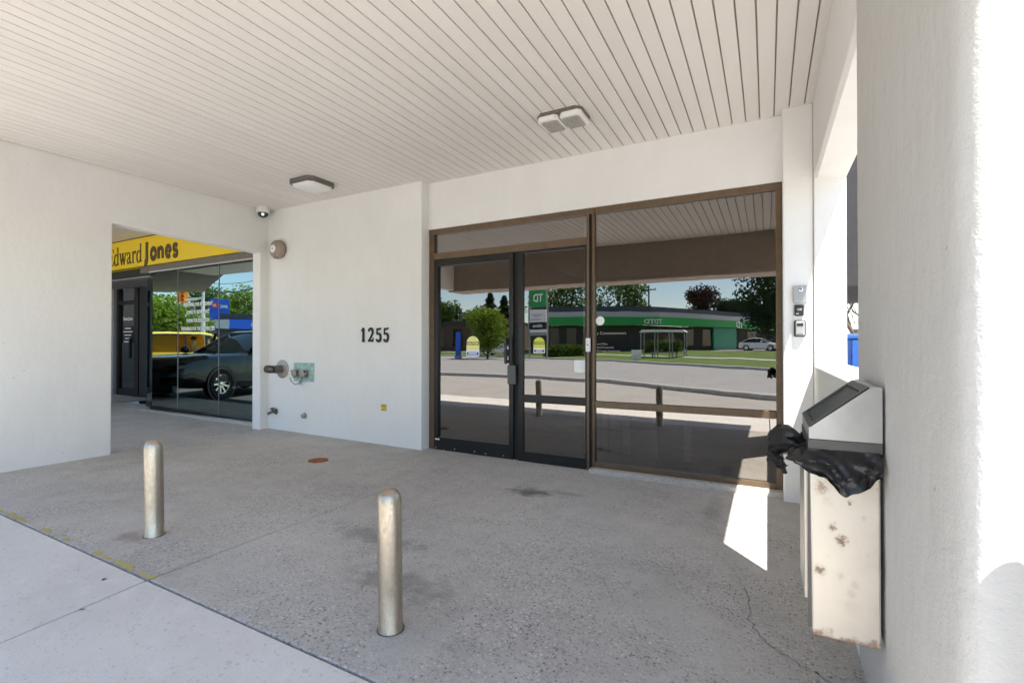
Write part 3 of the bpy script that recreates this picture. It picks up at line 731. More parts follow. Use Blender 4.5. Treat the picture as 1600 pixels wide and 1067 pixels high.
# ------------------------------------------------------------------ wall bin
bx0, bx1, by0, by1, bz0 = .128, XR-.012, 1.945, 2.275, .312
bn = thing('waste_bin', (bx0, by0, bz0), 'stainless wall bin with rust spotted body and sloping hood on the column', 'bin')
body = MB().rings([[(bx0+.004, by0, bz0), (bx1, by0, bz0), (bx1, by1, bz0), (bx0+.004, by1, bz0)], [(bx0-.002, by0, .93), (bx1, by0, .93), (bx1, by1, .93), (bx0-.002, by1, .93)]])
build('body', body, 'bin_steel', bn, bevel=.006)
build('front_panel', MB().box(bx0-.016, bx0-.003, by0+.045, by1-.03, bz0+.10, .90), 'bin_steel', bn, bevel=.004)
build('seam', MB().box(bx0-.006, bx0+.006, by0+.012, by0+.022, bz0+.02, .91), 'bin_trim', bn)
hx0, hx1 = bx0-.004, XR-.008; zt, zs_, zl = 1.162, 1.022, .945
side = [(hx0, zl+.036), (hx1, zl+.036), (hx1, zt), (hx1-.035, zt), (hx0, zs_)]
hood = MB()
def hood_side(ya, yb): hood.prism(side, 'y', ya, yb)
hood_side(by0-.008, by0-.004); hood_side(by1+.004, by1+.008)
hood.prism([(hx1-.035, zt), (hx1, zt), (hx1, zt-.004), (hx1-.035, zt-.004)], 'y', by0-.004, by1+.004)
hood.prism([(hx0, zl+.036), (hx0+.004, zl+.036), (hx0+.004, zs_-.004), (hx0, zs_)], 'y', by0-.004, by1+.004)
hood.prism([(hx1-.004, zl+.036), (hx1, zl+.036), (hx1, zt-.004), (hx1-.004, zt-.004)], 'y', by0-.004, by1+.004)
hd_ = build('hood', hood, 'hood_steel', bn)
d_ = Vector((hx1-.035-hx0, 0, zt-zs_)); nrm = Vector((-d_.z, 0, d_.x)).normalized(); o_ = Vector((hx0, by0-.008, zs_)); wy = by1-by0+.016
def slope(a, b, y0_, y1_, off0, off1):
    mb = MB(); q = [o_+d_*a+Vector((0, y0_*wy, 0)), o_+d_*b+Vector((0, y0_*wy, 0)), o_+d_*b+Vector((0, y1_*wy, 0)), o_+d_*a+Vector((0, y1_*wy, 0))]
    return mb.rings([[p+nrm*off0 for p in q], [p+nrm*off1 for p in q]])
fr = slope(0, .09, 0, 1, -.004, .003); fr.merge(slope(.88, 1, 0, 1, -.004, .003)); fr.merge(slope(.09, .88, 0, .07, -.004, .003)); fr.merge(slope(.09, .88, .93, 1, -.004, .003))
build('flap_frame', fr, 'bin_trim', hd_)
build('push_flap', slope(.10, .87, .08, .92, -.006, -.003), 'bin_flap', hd_)
build('trim', MB().box(hx0-.003, hx1, by0-.012, by1+.012, zl, zl+.0355), 'bin_trim', bn, bevel=.002)
# liner bag: folded over the rim, crumpled, with a loose tuft at the far front corner
def bag():
    mb = MB(); n, m = 120, 16
    per = []
    x0_, x1_, y0_, y1_ = bx0-.006, bx1-.002, by0-.008, by1+.008
    loop = [(x1_, y0_), (x0_, y0_), (x0_, y1_), (x1_, y1_)]
    L = [x1_-x0_, y1_-y0_, x1_-x0_]; tot = sum(L)
    rings = []
    for j in range(m+1):
        row = []
        for i in range(n+1):
            s_ = tot*i/n
            if s_ <= L[0]: p = Vector((x1_-s_, y0_)); nn = Vector((0, -1))
            elif s_ <= L[0]+L[1]: p = Vector((x0_, y0_+s_-L[0])); nn = Vector((-1, 0))
            else: p = Vector((x0_+s_-L[0]-L[1], y1_)); nn = Vector((0, 1))
            # smooth the normal over the corners
            for c_, cn in (((x0_, y0_), Vector((-.75, -.65))), ((x0_, y1_), Vector((-.75, .65)))):
                dd = (p-Vector(c_)).length
                if dd < .05: nn = (nn*(dd/.05)+cn*(1-dd/.05)).normalized()
            f = j/m; q = i/n
            drop = .055+.05*abs(noise.noise(Vector((q*7, 0, 3.1))))+.03*math.sin(q*9+.6)
            if q < .25: drop += .055*max(0, 1-abs(q-.13)/.075)
            bul = .018+.030*math.sin(min(1, f*1.2)*math.pi*.8)
            cr = (.45-abs(noise.noise(Vector((q*13+f*2, f*2.2, 1.7))))*1.6)*.026+(.4-abs(noise.noise(Vector((q*31-f*5, f*4, 5.2))))*1.5)*.013
            z = zl+.004-f*drop+noise.noise(Vector((q*23, f*3, 9)))*.012*f
            off = max(.003, bul*(.35+f)+cr*(.3+f))
            row.append((p.x+nn.x*off, p.y+nn.y*off, z))
        rings.append(row)
    vs = [p for r in rings for p in r]; w = n+1
    mb.add(vs, [(j*w+i, j*w+i+1, (j+1)*w+i+1, (j+1)*w+i) for j in range(m) for i in range(n)])
    # tuft
    tu = []; N, K = 26, 14
    for j in range(K+1):
        f = j/K; c = Vector((bx0-.010-.115*f, by0+.13+.10*f, zl-.020-.012*f+.02*math.sin(f*3)))
        rad = .026+.040*math.sin(min(1, f*1.05)*math.pi*.80); row = []
        for i in range(N):
            a = 2*math.pi*i/N; e = .34*abs(math.sin(a*3.5+1.4*noise.noise(Vector((f*2.2, 3, 1)))))-.2+noise.noise(Vector((math.cos(a)*1.8, math.sin(a)*1.8, f*2.5)))*.30
            r_ = rad*(1+e); row.append(c+Vector((0.02*e, r_*math.cos(a)*1.1, r_*math.sin(a)*.78)))
        tu.append(row)
    mb.rings(tu, True)
    # hanging loose end
    q = []
    for j in range(9):
        for i in range(9):
            u, v = i/8, j/8
            q.append((bx0-.07-.06*u+.02*noise.noise(Vector((u*4, v*4, 2))), by0+.06+.14*u, zl-.055-.055*v*(1-.3*u)+.02*noise.noise(Vector((u*5, v*5, 7)))))
    mb.add(q, [(j*9+i, j*9+i+1, (j+1)*9+i+1, (j+1)*9+i) for j in range(8) for i in range(8)])
    return mb
bg = build('bin_bag', bag(), 'bag', origin=(bx0, by0, .9), smooth=48, label='crumpled black plastic liner bag hanging out under the bin hood', cat='bag')

# ------------------------------------------------------------------ neighbouring shop beyond the left opening
N = thing('neighbour_shop', (-10, 4.7, 0), 'shop beyond the left opening with green tinted glass and recessed door', 'building')
zb = zg(-8, 4.6)
def zfl(x): return zg(x, 4.7)
gx = [-9.89, -9.06, -7.875, -6.70]
for a, b in zip(gx, gx[1:]):
    pb = build('window', MB().prism([(a+.004, zfl(a)+.02), (b-.004, zfl(b)+.02), (b-.004, zfl(b)+.075), (a+.004, zfl(a)+.075)], 'y', 4.69, 4.75), 'black_alu', N)
    build('pane', MB().quad((a+.004, 4.72, zfl(a)+.075), (b-.004, 4.72, zfl(b)+.075), (b-.004, 4.72, 2.60), (a+.004, 4.72, 2.60)), 'glass_green', pb)
    build('seam', MB().box(b-.003, b+.003, 4.712, 4.724, zfl(b)+.08, 2.6), 'pole_grey', pb)
e0, e1 = Vector((-9.895, 4.72, 0)), Vector((-10.62, 4.98, 0))
pb = build('window', MB().rings([[(e0.x, e0.y-.02, zfl(-10)+.02), (e1.x, e1.y-.02, zfl(-10)+.04), (e1.x, e1.y+.02, zfl(-10)+.04), (e0.x, e0.y+.02, zfl(-10)+.02)], [(e0.x, e0.y-.02, zfl(-10)+.075), (e1.x, e1.y-.02, zfl(-10)+.08), (e1.x, e1.y+.02, zfl(-10)+.08), (e0.x, e0.y+.02, zfl(-10)+.075)]]), 'black_alu', N)
build('pane', MB().quad((e1.x, e1.y, zfl(-10)+.08), (e0.x, e0.y, zfl(-10)+.075), (e0.x, e0.y, 2.60), (e1.x, e1.y, 2.60)), 'glass_green', pb)
box('step', -10.75, -6.70, 4.60, 4.70, zfl(-8.5)-.2, zfl(-10.2)+.008, 'agg', N)
box('valance', -10.2, -6.69, 4.66, 4.80, 2.605, 2.735, 'fixture_metal', N, bevel=.01)
dots = MB()
for i in range(64): xx = -9.88+i*.0495; dots.box(xx, xx+.024, 4.648, 4.6595, 2.60, 2.622)
build('light_string', dots, 'rope_white', N, kind='stuff')
box('fascia_return', -13.9, -10.21, 4.86, 5.6, 2.58, 2.74, 'grey_wall', N)
box('wall', -13.9, -6.69, 4.86, 5.0, 3.26, 3.7, 'grey_wall', N)
box('wall', -16.5, -13.30, 5.55, 5.75, 0, 3.2, 'grey_wall', N)
sd_ = box('door', -13.28, -12.33, 5.60, 5.70, 2.60, 2.70, 'black_alu', N)
for a in ((-13.28, -13.19, .05, 2.6), (-12.50, -12.33, .05, 2.6), (-13.185, -12.505, 2.22, 2.30), (-13.185, -12.505, .12, .30)): box('frame', a[0], a[1], 5.60, 5.69, a[2], a[3], 'black_alu', sd_)
build('pane', MB().quad((-13.185, 5.64, .30), (-12.505, 5.64, .30), (-12.505, 5.64, 2.6), (-13.185, 5.64, 2.6)), 'glass_door', sd_)
build('blind', MB().box(-13.17, -12.52, 5.66, 5.675, .32, 1.35), 'pole_grey', sd_)
build('handle', MB().box(-12.60, -12.56, 5.54, 5.59, 1.0, 1.45), 'black_plastic', sd_)
dl = MB(); dl.merge(text_mb('Edward Jones', .07, (-12.85, 5.637, 1.86), width=.40, fat=.004))
for i, w in enumerate((.26, .40, .30, .24, .34)): dl.box(-12.85-w/2, -12.85+w/2, 5.634, 5.637, 1.66-i*.075, 1.685-i*.075)
build('lettering', dl, 'white_text', sd_)
box('wall', -20, -12.1, 6.3, 6.4, .0, 3.3, 'interior_dark', N)
box('gap_cover', -13.9, -6.69, 4.801, 4.858, 2.61, 3.26, 'interior_dark', N)  # dark cover panel added to close a gap where bright sky showed
box('wall', -12.32, -10.63, 5.62, 5.72, .0, 2.6, 'interior_dark', N)
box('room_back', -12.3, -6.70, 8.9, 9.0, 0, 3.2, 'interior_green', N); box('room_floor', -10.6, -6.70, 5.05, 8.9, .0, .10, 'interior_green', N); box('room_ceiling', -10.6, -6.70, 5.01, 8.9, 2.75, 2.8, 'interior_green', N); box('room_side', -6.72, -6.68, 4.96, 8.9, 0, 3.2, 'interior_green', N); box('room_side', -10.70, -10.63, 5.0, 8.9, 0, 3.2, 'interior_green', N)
# its soffit, running on past the white side wall
so2 = MB().prism([(-6.68, 1.0), (-6.68, 4.86), (-22, 4.86), (-22, .3), (-19, -1.35), (-13.7, 1.1)], 'z', ZC+.03, ZC+.30)
s2 = build('soffit', so2, 'soffit_dark', N)
sl2 = MB()
for i in range(66):
    xx = -6.72-i*P
    sl2.box(xx-P+.008, xx, 1.25, 4.855, ZC, ZC+.012)
build('slats', sl2, 'soffit', s2, kind='stuff')
box('added_pier', -16.7, -16.45, 2.0, 5.54, -.05, 3.25, 'grey_wall', N)  # unseen pier, added so the recessed door glass mirrors something dark
sg = thing('shop_sign', (-9.3, 4.64, 2.73), 'yellow fascia sign reading Edward Jones beyond the left opening', 'sign')
box('panel', -13.0, -6.70, 4.64, 4.80, 2.738, 3.255, 'sign_yellow', sg)
box('edge', -13.0, -6.70, 4.632, 4.80, 3.2555, 3.268, 'sign_brown', sg)
def letters():
    th = MB(); bo = MB(); ya, yb = 4.632, 4.6405
    zB, H_ = 2.815, .315
    def st(mb, x, w, pts, wd): stroke(mb, pts, wd, ya, yb, -8.90+(x+8.92)*.962, zB, w*.962, H_)
    T, K = .055, .11
    # E d w a r d : fine serif letters
    x, w = -11.43, .20
    for p, q in (([(.2, 0), (.2, 1)], .16), ([(.05, .97), (.92, .97)], .05), ([(.05, .03), (.95, .03)], .05), ([(.2, .52), (.68, .52)], .05), ([(.92, .97), (.95, .78)], .07), ([(.95, .03), (1.0, .26)], .07), ([(.68, .40), (.68, .64)], .06)): st(th, x, w, p, q)
    def dd(x, w):
        st(th, x, w, arc(.42, .33, .34, .33, 40, 320, 16), [.06, .06, .06, .08, .11, .14, .16, .17, .17, .17, .16, .14, .11, .08, .06, .06, .06])
        st(th, x, w, [(.76, .02), (.76, 1.06)], .16); st(th, x, w, [(.6, 1.05), (.78, 1.05)], .05); st(th, x, w, [(.74, .03), (.98, .05)], .06)
    dd(-11.205, .19)
    x, w = -11.00, .27
    for p, q in (([(.12, .66), (.33, .0)], .13), ([(.33, .0), (.52, .62)], .06), ([(.46, .66), (.67, .0)], .13), ([(.67, .0), (.88, .64)], .06), ([(0, .66), (.24, .66)], .05), ([(.36, .66), (.58, .66)], .05), ([(.76, .66), (1, .66)], .05)): st(th, x, w, p, q)
    x, w = -10.725, .185
    st(th, x, w, [(.12, .52)]+arc(.4, .46, .28, .2, 150, 0, 8), [.12, .1, .07, .06, .06, .07, .1, .13, .15, .15]); st(th, x, w, [(.68, .48), (.68, .1), (.78, .03), (.98, .06)], [.16, .16, .12, .06]); st(th, x, w, [(.68, .4), (.3, .3), (.14, .17), (.24, .03), (.48, .04), (.68, .16)], [.06, .08, .15, .13, .07, .05])
    x, w = -10.525, .15
    for p, q in (([(.28, .03), (.28, .66)], .2), ([(.05, .03), (.58, .03)], .05), ([(.05, .65), (.3, .65)], .05), ([(.3, .48), (.55, .64), (.85, .64), (.9, .55)], [.06, .09, .16, .14])): st(th, x, w, p, q)
    dd(-10.355, .20)
    # J o n e s : heavy condensed letters
    x, w = -10.12, .21
    st(bo, x, w, [(.68, 1.08), (.68, .14)]+arc(.40, .1, .28, .2, 0, -110, 6), [.40]*9)
    x, w = -9.865, .235
    st(bo, x, w, arc(.5, .36, .34, .28, 0, 361, 24), .30)
    x, w = -9.615, .225
    st(bo, x, w, [(.2, .02), (.2, .70)], .34); st(bo, x, w, [(.2, .46)]+arc(.52, .45, .28, .17, 150, 0, 8)+[(.8, .02)], [.2]*3+[.25]*5+[.32]*3)
    x, w = -9.365, .225
    st(bo, x, w, [(.2, .37), (.86, .37)], .13); st(bo, x, w, [(.83, .37)]+arc(.52, .36, .33, .28, 0, 320, 18), [.28]*20)
    x, w = -9.12, .20
    st(bo, x, w, arc(.5, .52, .32, .14, 20, 250, 10)+[(.55, .36)]+arc(.5, .20, .33, .15, 70, -160, 10), .26)
    build('lettering', th, 'sign_brown', sg); build('lettering', bo, 'sign_brown', sg)
letters()
gl = thing('shop_window_lettering', (-8.46, 4.716, 1.5), 'white lettering about retirement on the green tinted shop window', 'lettering')
for s_, z, w in (('PREPARING FOR RETIREMENT', 1.955, .84), ('LIVING IN RETIREMENT', 1.825, .66), ('PAYING FOR EDUCATION', 1.685, .66), ('PREPARING FOR THE UNEXPECTED', 1.545, .97)):
    build('lettering', text_mb(s_, .058, (-8.46, 4.714, z), width=w, fat=.003), 'white_text', gl)

# ------------------------------------------------------------------ trees
def tree(name, pos, h, wid, kind, label, trunk=.28, n=5200, leaf=.6, group='trees across the street', squash=1.0, seed=0):
    rnd = random.Random(seed or int(abs(pos[0]*31+pos[1]*17))+3); x, y, z = pos
    t = thing(name, (x, y, z), label, 'tree', group)
    tr = MB(); th = h*trunk
    tr.tube([(x, y, z-.1), (x+.05*h*.3, y, z+th*.6), (x, y+.03*h*.3, z+th), (x+.02*h, y, z+h*.8)], [h*.024, h*.018, h*.014, h*.004], 9)
    cl = []
    for i in range(26 if kind != 'conifer' else 1):
        a = rnd.uniform(0, 6.28); f = rnd.random()**.5; zz = rnd.uniform(th*.95, h*.93); env = math.sin(min(1, max(.08, (zz-th*.75)/(h-th*.75)))*math.pi*.93)**.6
        c = Vector((x+math.cos(a)*wid*.36*f*env, y+math.sin(a)*wid*.36*f*env, z+zz)); cl.append((c, wid*rnd.uniform(.17, .28)))
        tr.tube([(x, y, z+th*rnd.uniform(.55, 1)), (x*.5+c.x*.5, y*.5+c.y*.5, z+th*.4+zz*.5), c], [h*.009, h*.006, h*.002], 6)
    lf = MB()
    for i in range(n):
        if kind == 'conifer':
            zz = th*.3+(h-th*.3)*(rnd.random()**1.4); rad = wid*.5*(1-(zz-th*.3)/(h-th*.3))*(.72+.28*math.sin(zz*5.5))*rnd.random()**.4+.05; a = rnd.uniform(0, 6.28)
            p = Vector((x+math.cos(a)*rad, y+math.sin(a)*rad, z+zz-rad*.18)); u = Vector((math.cos(a), math.sin(a), -.35))*leaf*.9; v = Vector((-math.sin(a), math.cos(a), rnd.uniform(-.3, .3)))*leaf*.35
        else:
            c, r_ = rnd.choice(cl); d = Vector((rnd.gauss(0, 1), rnd.gauss(0, 1), rnd.gauss(0, 1)*.75*squash)).normalized()*r_*rnd.uniform(.45, 1.12); p = c+d
            u = Vector((rnd.gauss(0, 1), rnd.gauss(0, 1), rnd.gauss(0, 1))).normalized(); v = u.orthogonal().normalized()*leaf*.32; u = u*leaf*.5
        lf.add([p-u, p-v*.9, p+u, p+v], [(0, 1, 2, 3)])
    build('trunk', tr, 'bark', t); build('crown', lf, {'mid': 'leaf_mid', 'bright': 'leaf_bright', 'conifer': 'leaf_dark', 'dark': 'leaf_dark', 'red': 'leaf_red'}[kind], t)
    return t
# real places of things seen in the glass: pixel column/row + depth along the view, mirrored in the glazing
FWD = Vector((-math.sin(R(27.85)), math.cos(R(27.85)), 0)); RGT = Vector((math.cos(R(27.85)), math.sin(R(27.85)), 0))
def mir(px, k, plane=D+.028):
    p = (FWD+RGT*((px-800)/755.6))*k; return Vector((p.x, 2*plane-p.y, 0))
def zrow(row, k): return 1.3+(538.7-row)/755.6*k
def T(px, k, top, wpx, kind, label, plane=D+.028, **kw):
    p = mir(px, k, plane); zb_ = zfar(p.x, p.y)
    tree('conifer_tree' if kind == 'conifer' else 'leafy_tree', (p.x, p.y, zb_), zrow(top, k)-zb_, wpx/755.6*k, kind, label, **kw)
T(884, 92, 425, 120, 'mid', 'tall green tree behind the pylon sign, mirrored in the sidelight')
T(966, 92, 432, 92, 'mid', 'tall green tree behind the bank left of the utility pole')
T(766, 90, 457, 84, 'conifer', 'tall dark conifer mirrored in the door, the taller of two', trunk=.2, n=5000)
T(788, 95, 462, 80, 'conifer', 'dark conifer mirrored at the right edge of the door', trunk=.2, n=5000)
T(742, 95, 484, 60, 'mid', 'green tree left of the two conifers, mirrored in the door')
T(762, 50, 487, 78, 'bright', 'small bright green tree in front of the brown building, mirrored in the door', leaf=.34, n=5600)
T(692, 90, 474, 66, 'mid', 'rounded green tree mirrored at the left edge of the door')
T(1200, 62, 400, 110, 'dark', 'large dark tree mirrored at the right edge of the large window', leaf=.5, n=5600)
T(1096, 105, 453, 58, 'red', 'dark red tree behind the bank roof')
T(1130, 110, 468, 44, 'dark', 'small dark tree behind the bank roof, right of the red tree')
T(1162, 110, 470, 62, 'dark', 'broad dark tree behind the right end of the bank roof')

# ------------------------------------------------------------------ the bank across the street
A_, B_, C_ = mir(836, 60), mir(1032, 60), mir(1212, 77); C_ = B_+(C_-B_)*1.25
gb = zfar(B_.x, B_.y)
bank = thing('bank_building', (B_.x, B_.y, gb), 'low brown bank with bright green fascia across the street', 'building')
def offs(pts, d):
    out = []
    for i, p in enumerate(pts):
        a = (pts[min(i+1, len(pts)-1)]-pts[max(i-1, 0)]).normalized(); out.append(p+Vector((-a.y, a.x, 0))*d)
    return out
line = [A_, B_, C_]
# choose the side that faces away from our building as inside
def strip(name, d0, d1, z0, z1, mat):
    a, b = offs(line, -d0), offs(line, -d1); mb = MB()
    poly = a+b[::-1]
    mb.rings([[(p.x, p.y, z0) for p in poly], [(p.x, p.y, z1) for p in poly]])
    return build(name, mb, mat, bank)
sgn = 1 if offs(line, -1)[1].y < B_.y else -1
def st2(name, d0, d1, z0, z1, mat): return strip(name, d0*sgn, d1*sgn, z0, z1, mat)
ft, fb, rt_ = zrow(495.3, 60), zrow(508.4, 60), zrow(487, 60)
st2('fascia', 0, .5, fb, ft, 'td_green'); st2('roof_edge', .05, 1.6, ft+.01, rt_, 'roof_metal'); st2('roof', 1.61, 14, ft, zrow(480, 63), 'roof_dark')
st2('wall', 1.2, 13.9, gb-.3, fb-.01, 'brick_dark')
for (ta, tb) in ((.12, .2), (.26, .34), (.4, .48), (.55, .63), (.7, .78)):
    p, q = A_.lerp(B_, ta), A_.lerp(B_, tb); dn = Vector((-(B_-A_).normalized().y, (B_-A_).normalized().x, 0))*-sgn*1.15; p, q = p+dn, q+dn
    build('window', MB().quad((p.x, p.y, gb+.8), (q.x, q.y, gb+.8), (q.x, q.y, fb-.3), (p.x, p.y, fb-.3)), 'window_dark', bank)
for (ta, tb) in ((.06, .12), (.18, .24), (.30, .36), (.62, .70)):
    p, q = B_.lerp(C_, ta), B_.lerp(C_, tb); dn = Vector((-(C_-B_).normalized().y, (C_-B_).normalized().x, 0))*-sgn*1.15; p, q = p+dn, q+dn
    build('window', MB().quad((p.x, p.y, gb+.6), (q.x, q.y, gb+.6), (q.x, q.y, fb-.3), (p.x, p.y, fb-.3)), 'window_dark', bank)
p, q = B_.lerp(C_, .36), B_.lerp(C_, .52); dn = Vector((-(C_-B_).normalized().y, (C_-B_).normalized().x, 0))*-sgn*.9; p, q = p+dn, q+dn
build('door_bay', MB().rings([[(p.x, p.y, gb), (q.x, q.y, gb), (q.x+dn.x, q.y+dn.y, gb), (p.x+dn.x, p.y+dn.y, gb)], [(p.x, p.y, fb), (q.x, q.y, fb), (q.x+dn.x, q.y+dn.y, fb), (p.x+dn.x, p.y+dn.y, fb)]]), 'td_teal', bank)
nAB = -Vector((-(B_-A_).normalized().y, (B_-A_).normalized().x, 0))*sgn*-1; nBC = -Vector((-(C_-B_).normalized().y, (C_-B_).normalized().x, 0))*sgn*-1
for s_, bp_, n_, w in (('TD', A_.lerp(B_, .91), nAB, 1.4), ('TD', A_.lerp(B_, .985), nAB, 1.0)):
    if n_.y < 0: n_ = -n_
    build('lettering', text_mb(s_, .55, (bp_.x+n_.x*.06, bp_.y+n_.y*.06, fb+.22), n=n_, width=w, fat=.02), 'white_text', bank)
p = B_.lerp(C_, .5); n_ = nBC if nBC.y > 0 else -nBC; build('lettering', text_mb('TD', .9, (p.x+n_.x*.06, p.y+n_.y*.06, fb+.05), n=n_, width=1.8, fat=.03), 'white_text', bank)
# long brown building further along
p0, p1 = mir(640, 78), mir(815, 74)
br = thing('brown_building', tuple((p0+p1)/2), 'long low brown brick building across the street, mirrored in the door', 'building')
u = (p1-p0).normalized(); n_ = Vector((u.y, -u.x, 0)); n_ = n_ if n_.y < 0 else -n_
zt_ = zrow(508, 76); zb_ = zfar(p0.x, p0.y)-.3
q = [p0, p1, p1+n_*12, p0+n_*12]
build('wall', MB().rings([[(a.x, a.y, zb_) for a in q], [(a.x, a.y, zt_) for a in q]]), 'brick_brown', br)
q = [p0-n_*.4, p1-n_*.4, p1+n_*12, p0+n_*12]
build('roof', MB().rings([[(a.x, a.y, zt_+.01) for a in q], [(a.x, a.y, zt_+.5) for a in q]]), 'roof_dark', br)
for f in (.12, .28, .44, .60, .76, .92):
    a, b = p0.lerp(p1, f-.04)-n_*.05, p0.lerp(p1, f+.04)-n_*.05
    build('window', MB().quad((a.x, a.y, zb_+1.2), (b.x, b.y, zb_+1.2), (b.x, b.y, zt_-.6), (a.x, a.y, zt_-.6)), 'window_dark', br)
# pylon sign
pc = mir(841, 48); py = thing('pylon_sign', (pc.x, pc.y, zfar(pc.x, pc.y)), 'tall pylon sign with green TD panel and white tenant panels', 'sign')
kk = 48; wv = 13/755.6*kk
def pan(name, ra, rb_, mat, w=wv, th=.16, par=py): return build(name, MB().box(pc.x-w, pc.x+w, pc.y-th, pc.y+th, zrow(rb_, kk), zrow(ra, kk)), mat, par)
for s_ in (-1, 1): build('post', MB().box(pc.x+s_*wv*1.18-.06, pc.x+s_*wv*1.18+.06, pc.y-.06, pc.y+.06, zfar(pc.x, pc.y), zrow(446, kk)), 'pole_grey', py)
hdp = pan('head_panel', 439, 448, 'roof_metal', wv*1.35)
g_ = pan('green_panel', 451, 480, 'td_green'); build('lettering', text_mb('TD', .78, (pc.x, pc.y+.165, zrow(472, kk)), n=(0, 1, 0), width=1.05, fat=.035), 'white_text', g_)
w_ = pan('tenant_panel', 484, 503, 'lens_white')
lt = MB()
for r_, a, b in ((491, -.8, .75), (493.5, -.5, .3), (498.5, -.85, .4)): lt.box(pc.x+a*wv, pc.x+b*wv, pc.y+.161, pc.y+.168, zrow(r_+1.3, kk), zrow(r_, kk))
build('print', lt, 'faint_text', w_)
k_ = pan('tenant_panel', 503.6, 514, 'interior_dark'); build('lettering', text_mb('altima', .26, (pc.x, pc.y+.165, zrow(510.5, kk)), n=(0, 1, 0), width=.95, fat=.01), 'white_text', k_)
pan('tenant_panel', 514.6, 519, 'lens_white'); pan('tenant_panel', 519.6, 524, 'pole_grey')
# utility poles
def upole(px, k, top, label, arm=1.2):
    c = mir(px, k); z = zfar(c.x, c.y); zt_ = zrow(top, k); t_ = thing('utility_pole', (c.x, c.y, z), label, 'utility pole', 'utility poles across the street')
    build('pole', MB().tube([(c.x, c.y, z-.2), (c.x, c.y, zt_)], [.19, .13], 8), 'pole_wood', t_)
    build('crossarm', MB().box(c.x-arm, c.x+arm, c.y-.07, c.y+.07, zt_-.65, zt_-.48), 'pole_wood', t_)
    for s_ in (-.9, -.3, .3, .9): build('insulator', MB().lathe([(.05, 0), (.07, .12), (.03, .22)], (c.x+s_*arm, c.y, zt_-.48), (0, 0, 1), 8), 'pole_grey', t_)
upole(1014, 88, 448, 'dark utility pole with crossarm rising above the bank roof')
upole(719, 80, 484, 'slim dark utility pole mirrored in the door')
# bus shelter
bs = mir(1037, 44); zz = zfar(bs.x, bs.y)
bs_ = thing('bus_shelter', (bs.x, bs.y, zz), 'bus shelter with pale roof across the road', 'bus shelter')
hw = 1.9
build('roof', MB().prism([(bs.x-hw-.15, 2.22+zz), (bs.x+hw+.15, 2.22+zz), (bs.x+hw-.1, 2.42+zz), (bs.x-hw+.1, 2.42+zz)], 'y', bs.y-.8, bs.y+.8), 'lens_white', bs_)
for sx in (-1, -.33, .33, 1):
    for sy in (-.7, .7): build('post', MB().box(bs.x+sx*hw-.04, bs.x+sx*hw+.04, bs.y+sy-.04, bs.y+sy+.04, zz, zz+2.215), 'pole_grey', bs_)
build('back_glass', MB().quad((bs.x-hw, bs.y-.7, zz+.25), (bs.x+hw, bs.y-.7, zz+.25), (bs.x+hw, bs.y-.7, zz+2.1), (bs.x-hw, bs.y-.7, zz+2.1)), 'glass_shelter', bs_)
for sx in (-1, 1): build('side_glass', MB().quad((bs.x+sx*hw, bs.y-.65, zz+.25), (bs.x+sx*hw, bs.y+.65, zz+.25), (bs.x+sx*hw, bs.y+.65, zz+2.1), (bs.x+sx*hw, bs.y-.65, zz+2.1)), 'glass_shelter', bs_)
build('bench', MB().box(bs.x-1.2, bs.x+1.2, bs.y-.6, bs.y-.2, zz+.42, zz+.48).box(bs.x-1.1, bs.x-1.0, bs.y-.55, bs.y-.25, zz, zz+.42).box(bs.x+1.0, bs.x+1.1, bs.y-.55, bs.y-.25, zz, zz+.42), 'pole_grey', bs_)
# small white sign and blue marker on the verge
p = mir(994, 41); z = zfar(p.x, p.y); t_ = thing('verge_sign', (p.x, p.y, z), 'small off white sign board standing on the verge left of the bus shelter', 'sign')
build('board', MB().box(p.x-.42, p.x+.42, p.y-.04, p.y+.04, zrow(561, 41), zrow(546, 41)), 'lens_white', t_); build('post', MB().box(p.x-.05, p.x+.05, p.y-.09, p.y-.041, z-.1, zrow(550, 41)), 'pole_grey', t_)
p = mir(716, 50); z = zfar(p.x, p.y); t_ = thing('marker_sign', (p.x, p.y, z), 'upright blue marker sign on the grass, mirrored in the door', 'sign')
build('panel', MB().box(p.x-.27, p.x+.27, p.y-.1, p.y+.1, z+.15, zrow(519, 50)), 'bmo_blue', t_); build('base', MB().box(p.x-.35, p.x+.35, p.y-.15, p.y+.15, z-.1, z+.149), 'kerb_concrete', t_)
# hedge in front of the bank
def hedge(px0, px1, k, top, label):
    a, b = mir(px0, k), mir(px1, k); mb = MB(); rnd = random.Random(5); z0_ = zfar(a.x, a.y); ht = max(.5, zrow(top, k)-z0_)
    for i in range(900):
        p = a.lerp(b, rnd.random())+Vector((rnd.uniform(-.5, .5), rnd.uniform(-.5, .5), 0)); p.z = z0_+rnd.uniform(0, ht)*rnd.uniform(.7, 1)
        u = Vector((rnd.gauss(0, 1), rnd.gauss(0, 1), rnd.gauss(0, 1))).normalized(); v = u.orthogonal().normalized()*.12; u *= .2
        mb.add([p-u, p-v, p+u, p+v], [(0, 1, 2, 3)])
    build('hedge', mb, 'leaf_mid', origin=tuple(a), label=label, cat='hedge')
hedge(855, 915, 52, 537, 'low green hedge in front of the bank, mirrored in the sidelight')
hedge(1010, 1060, 54, 530, 'green hedge behind the bus shelter')

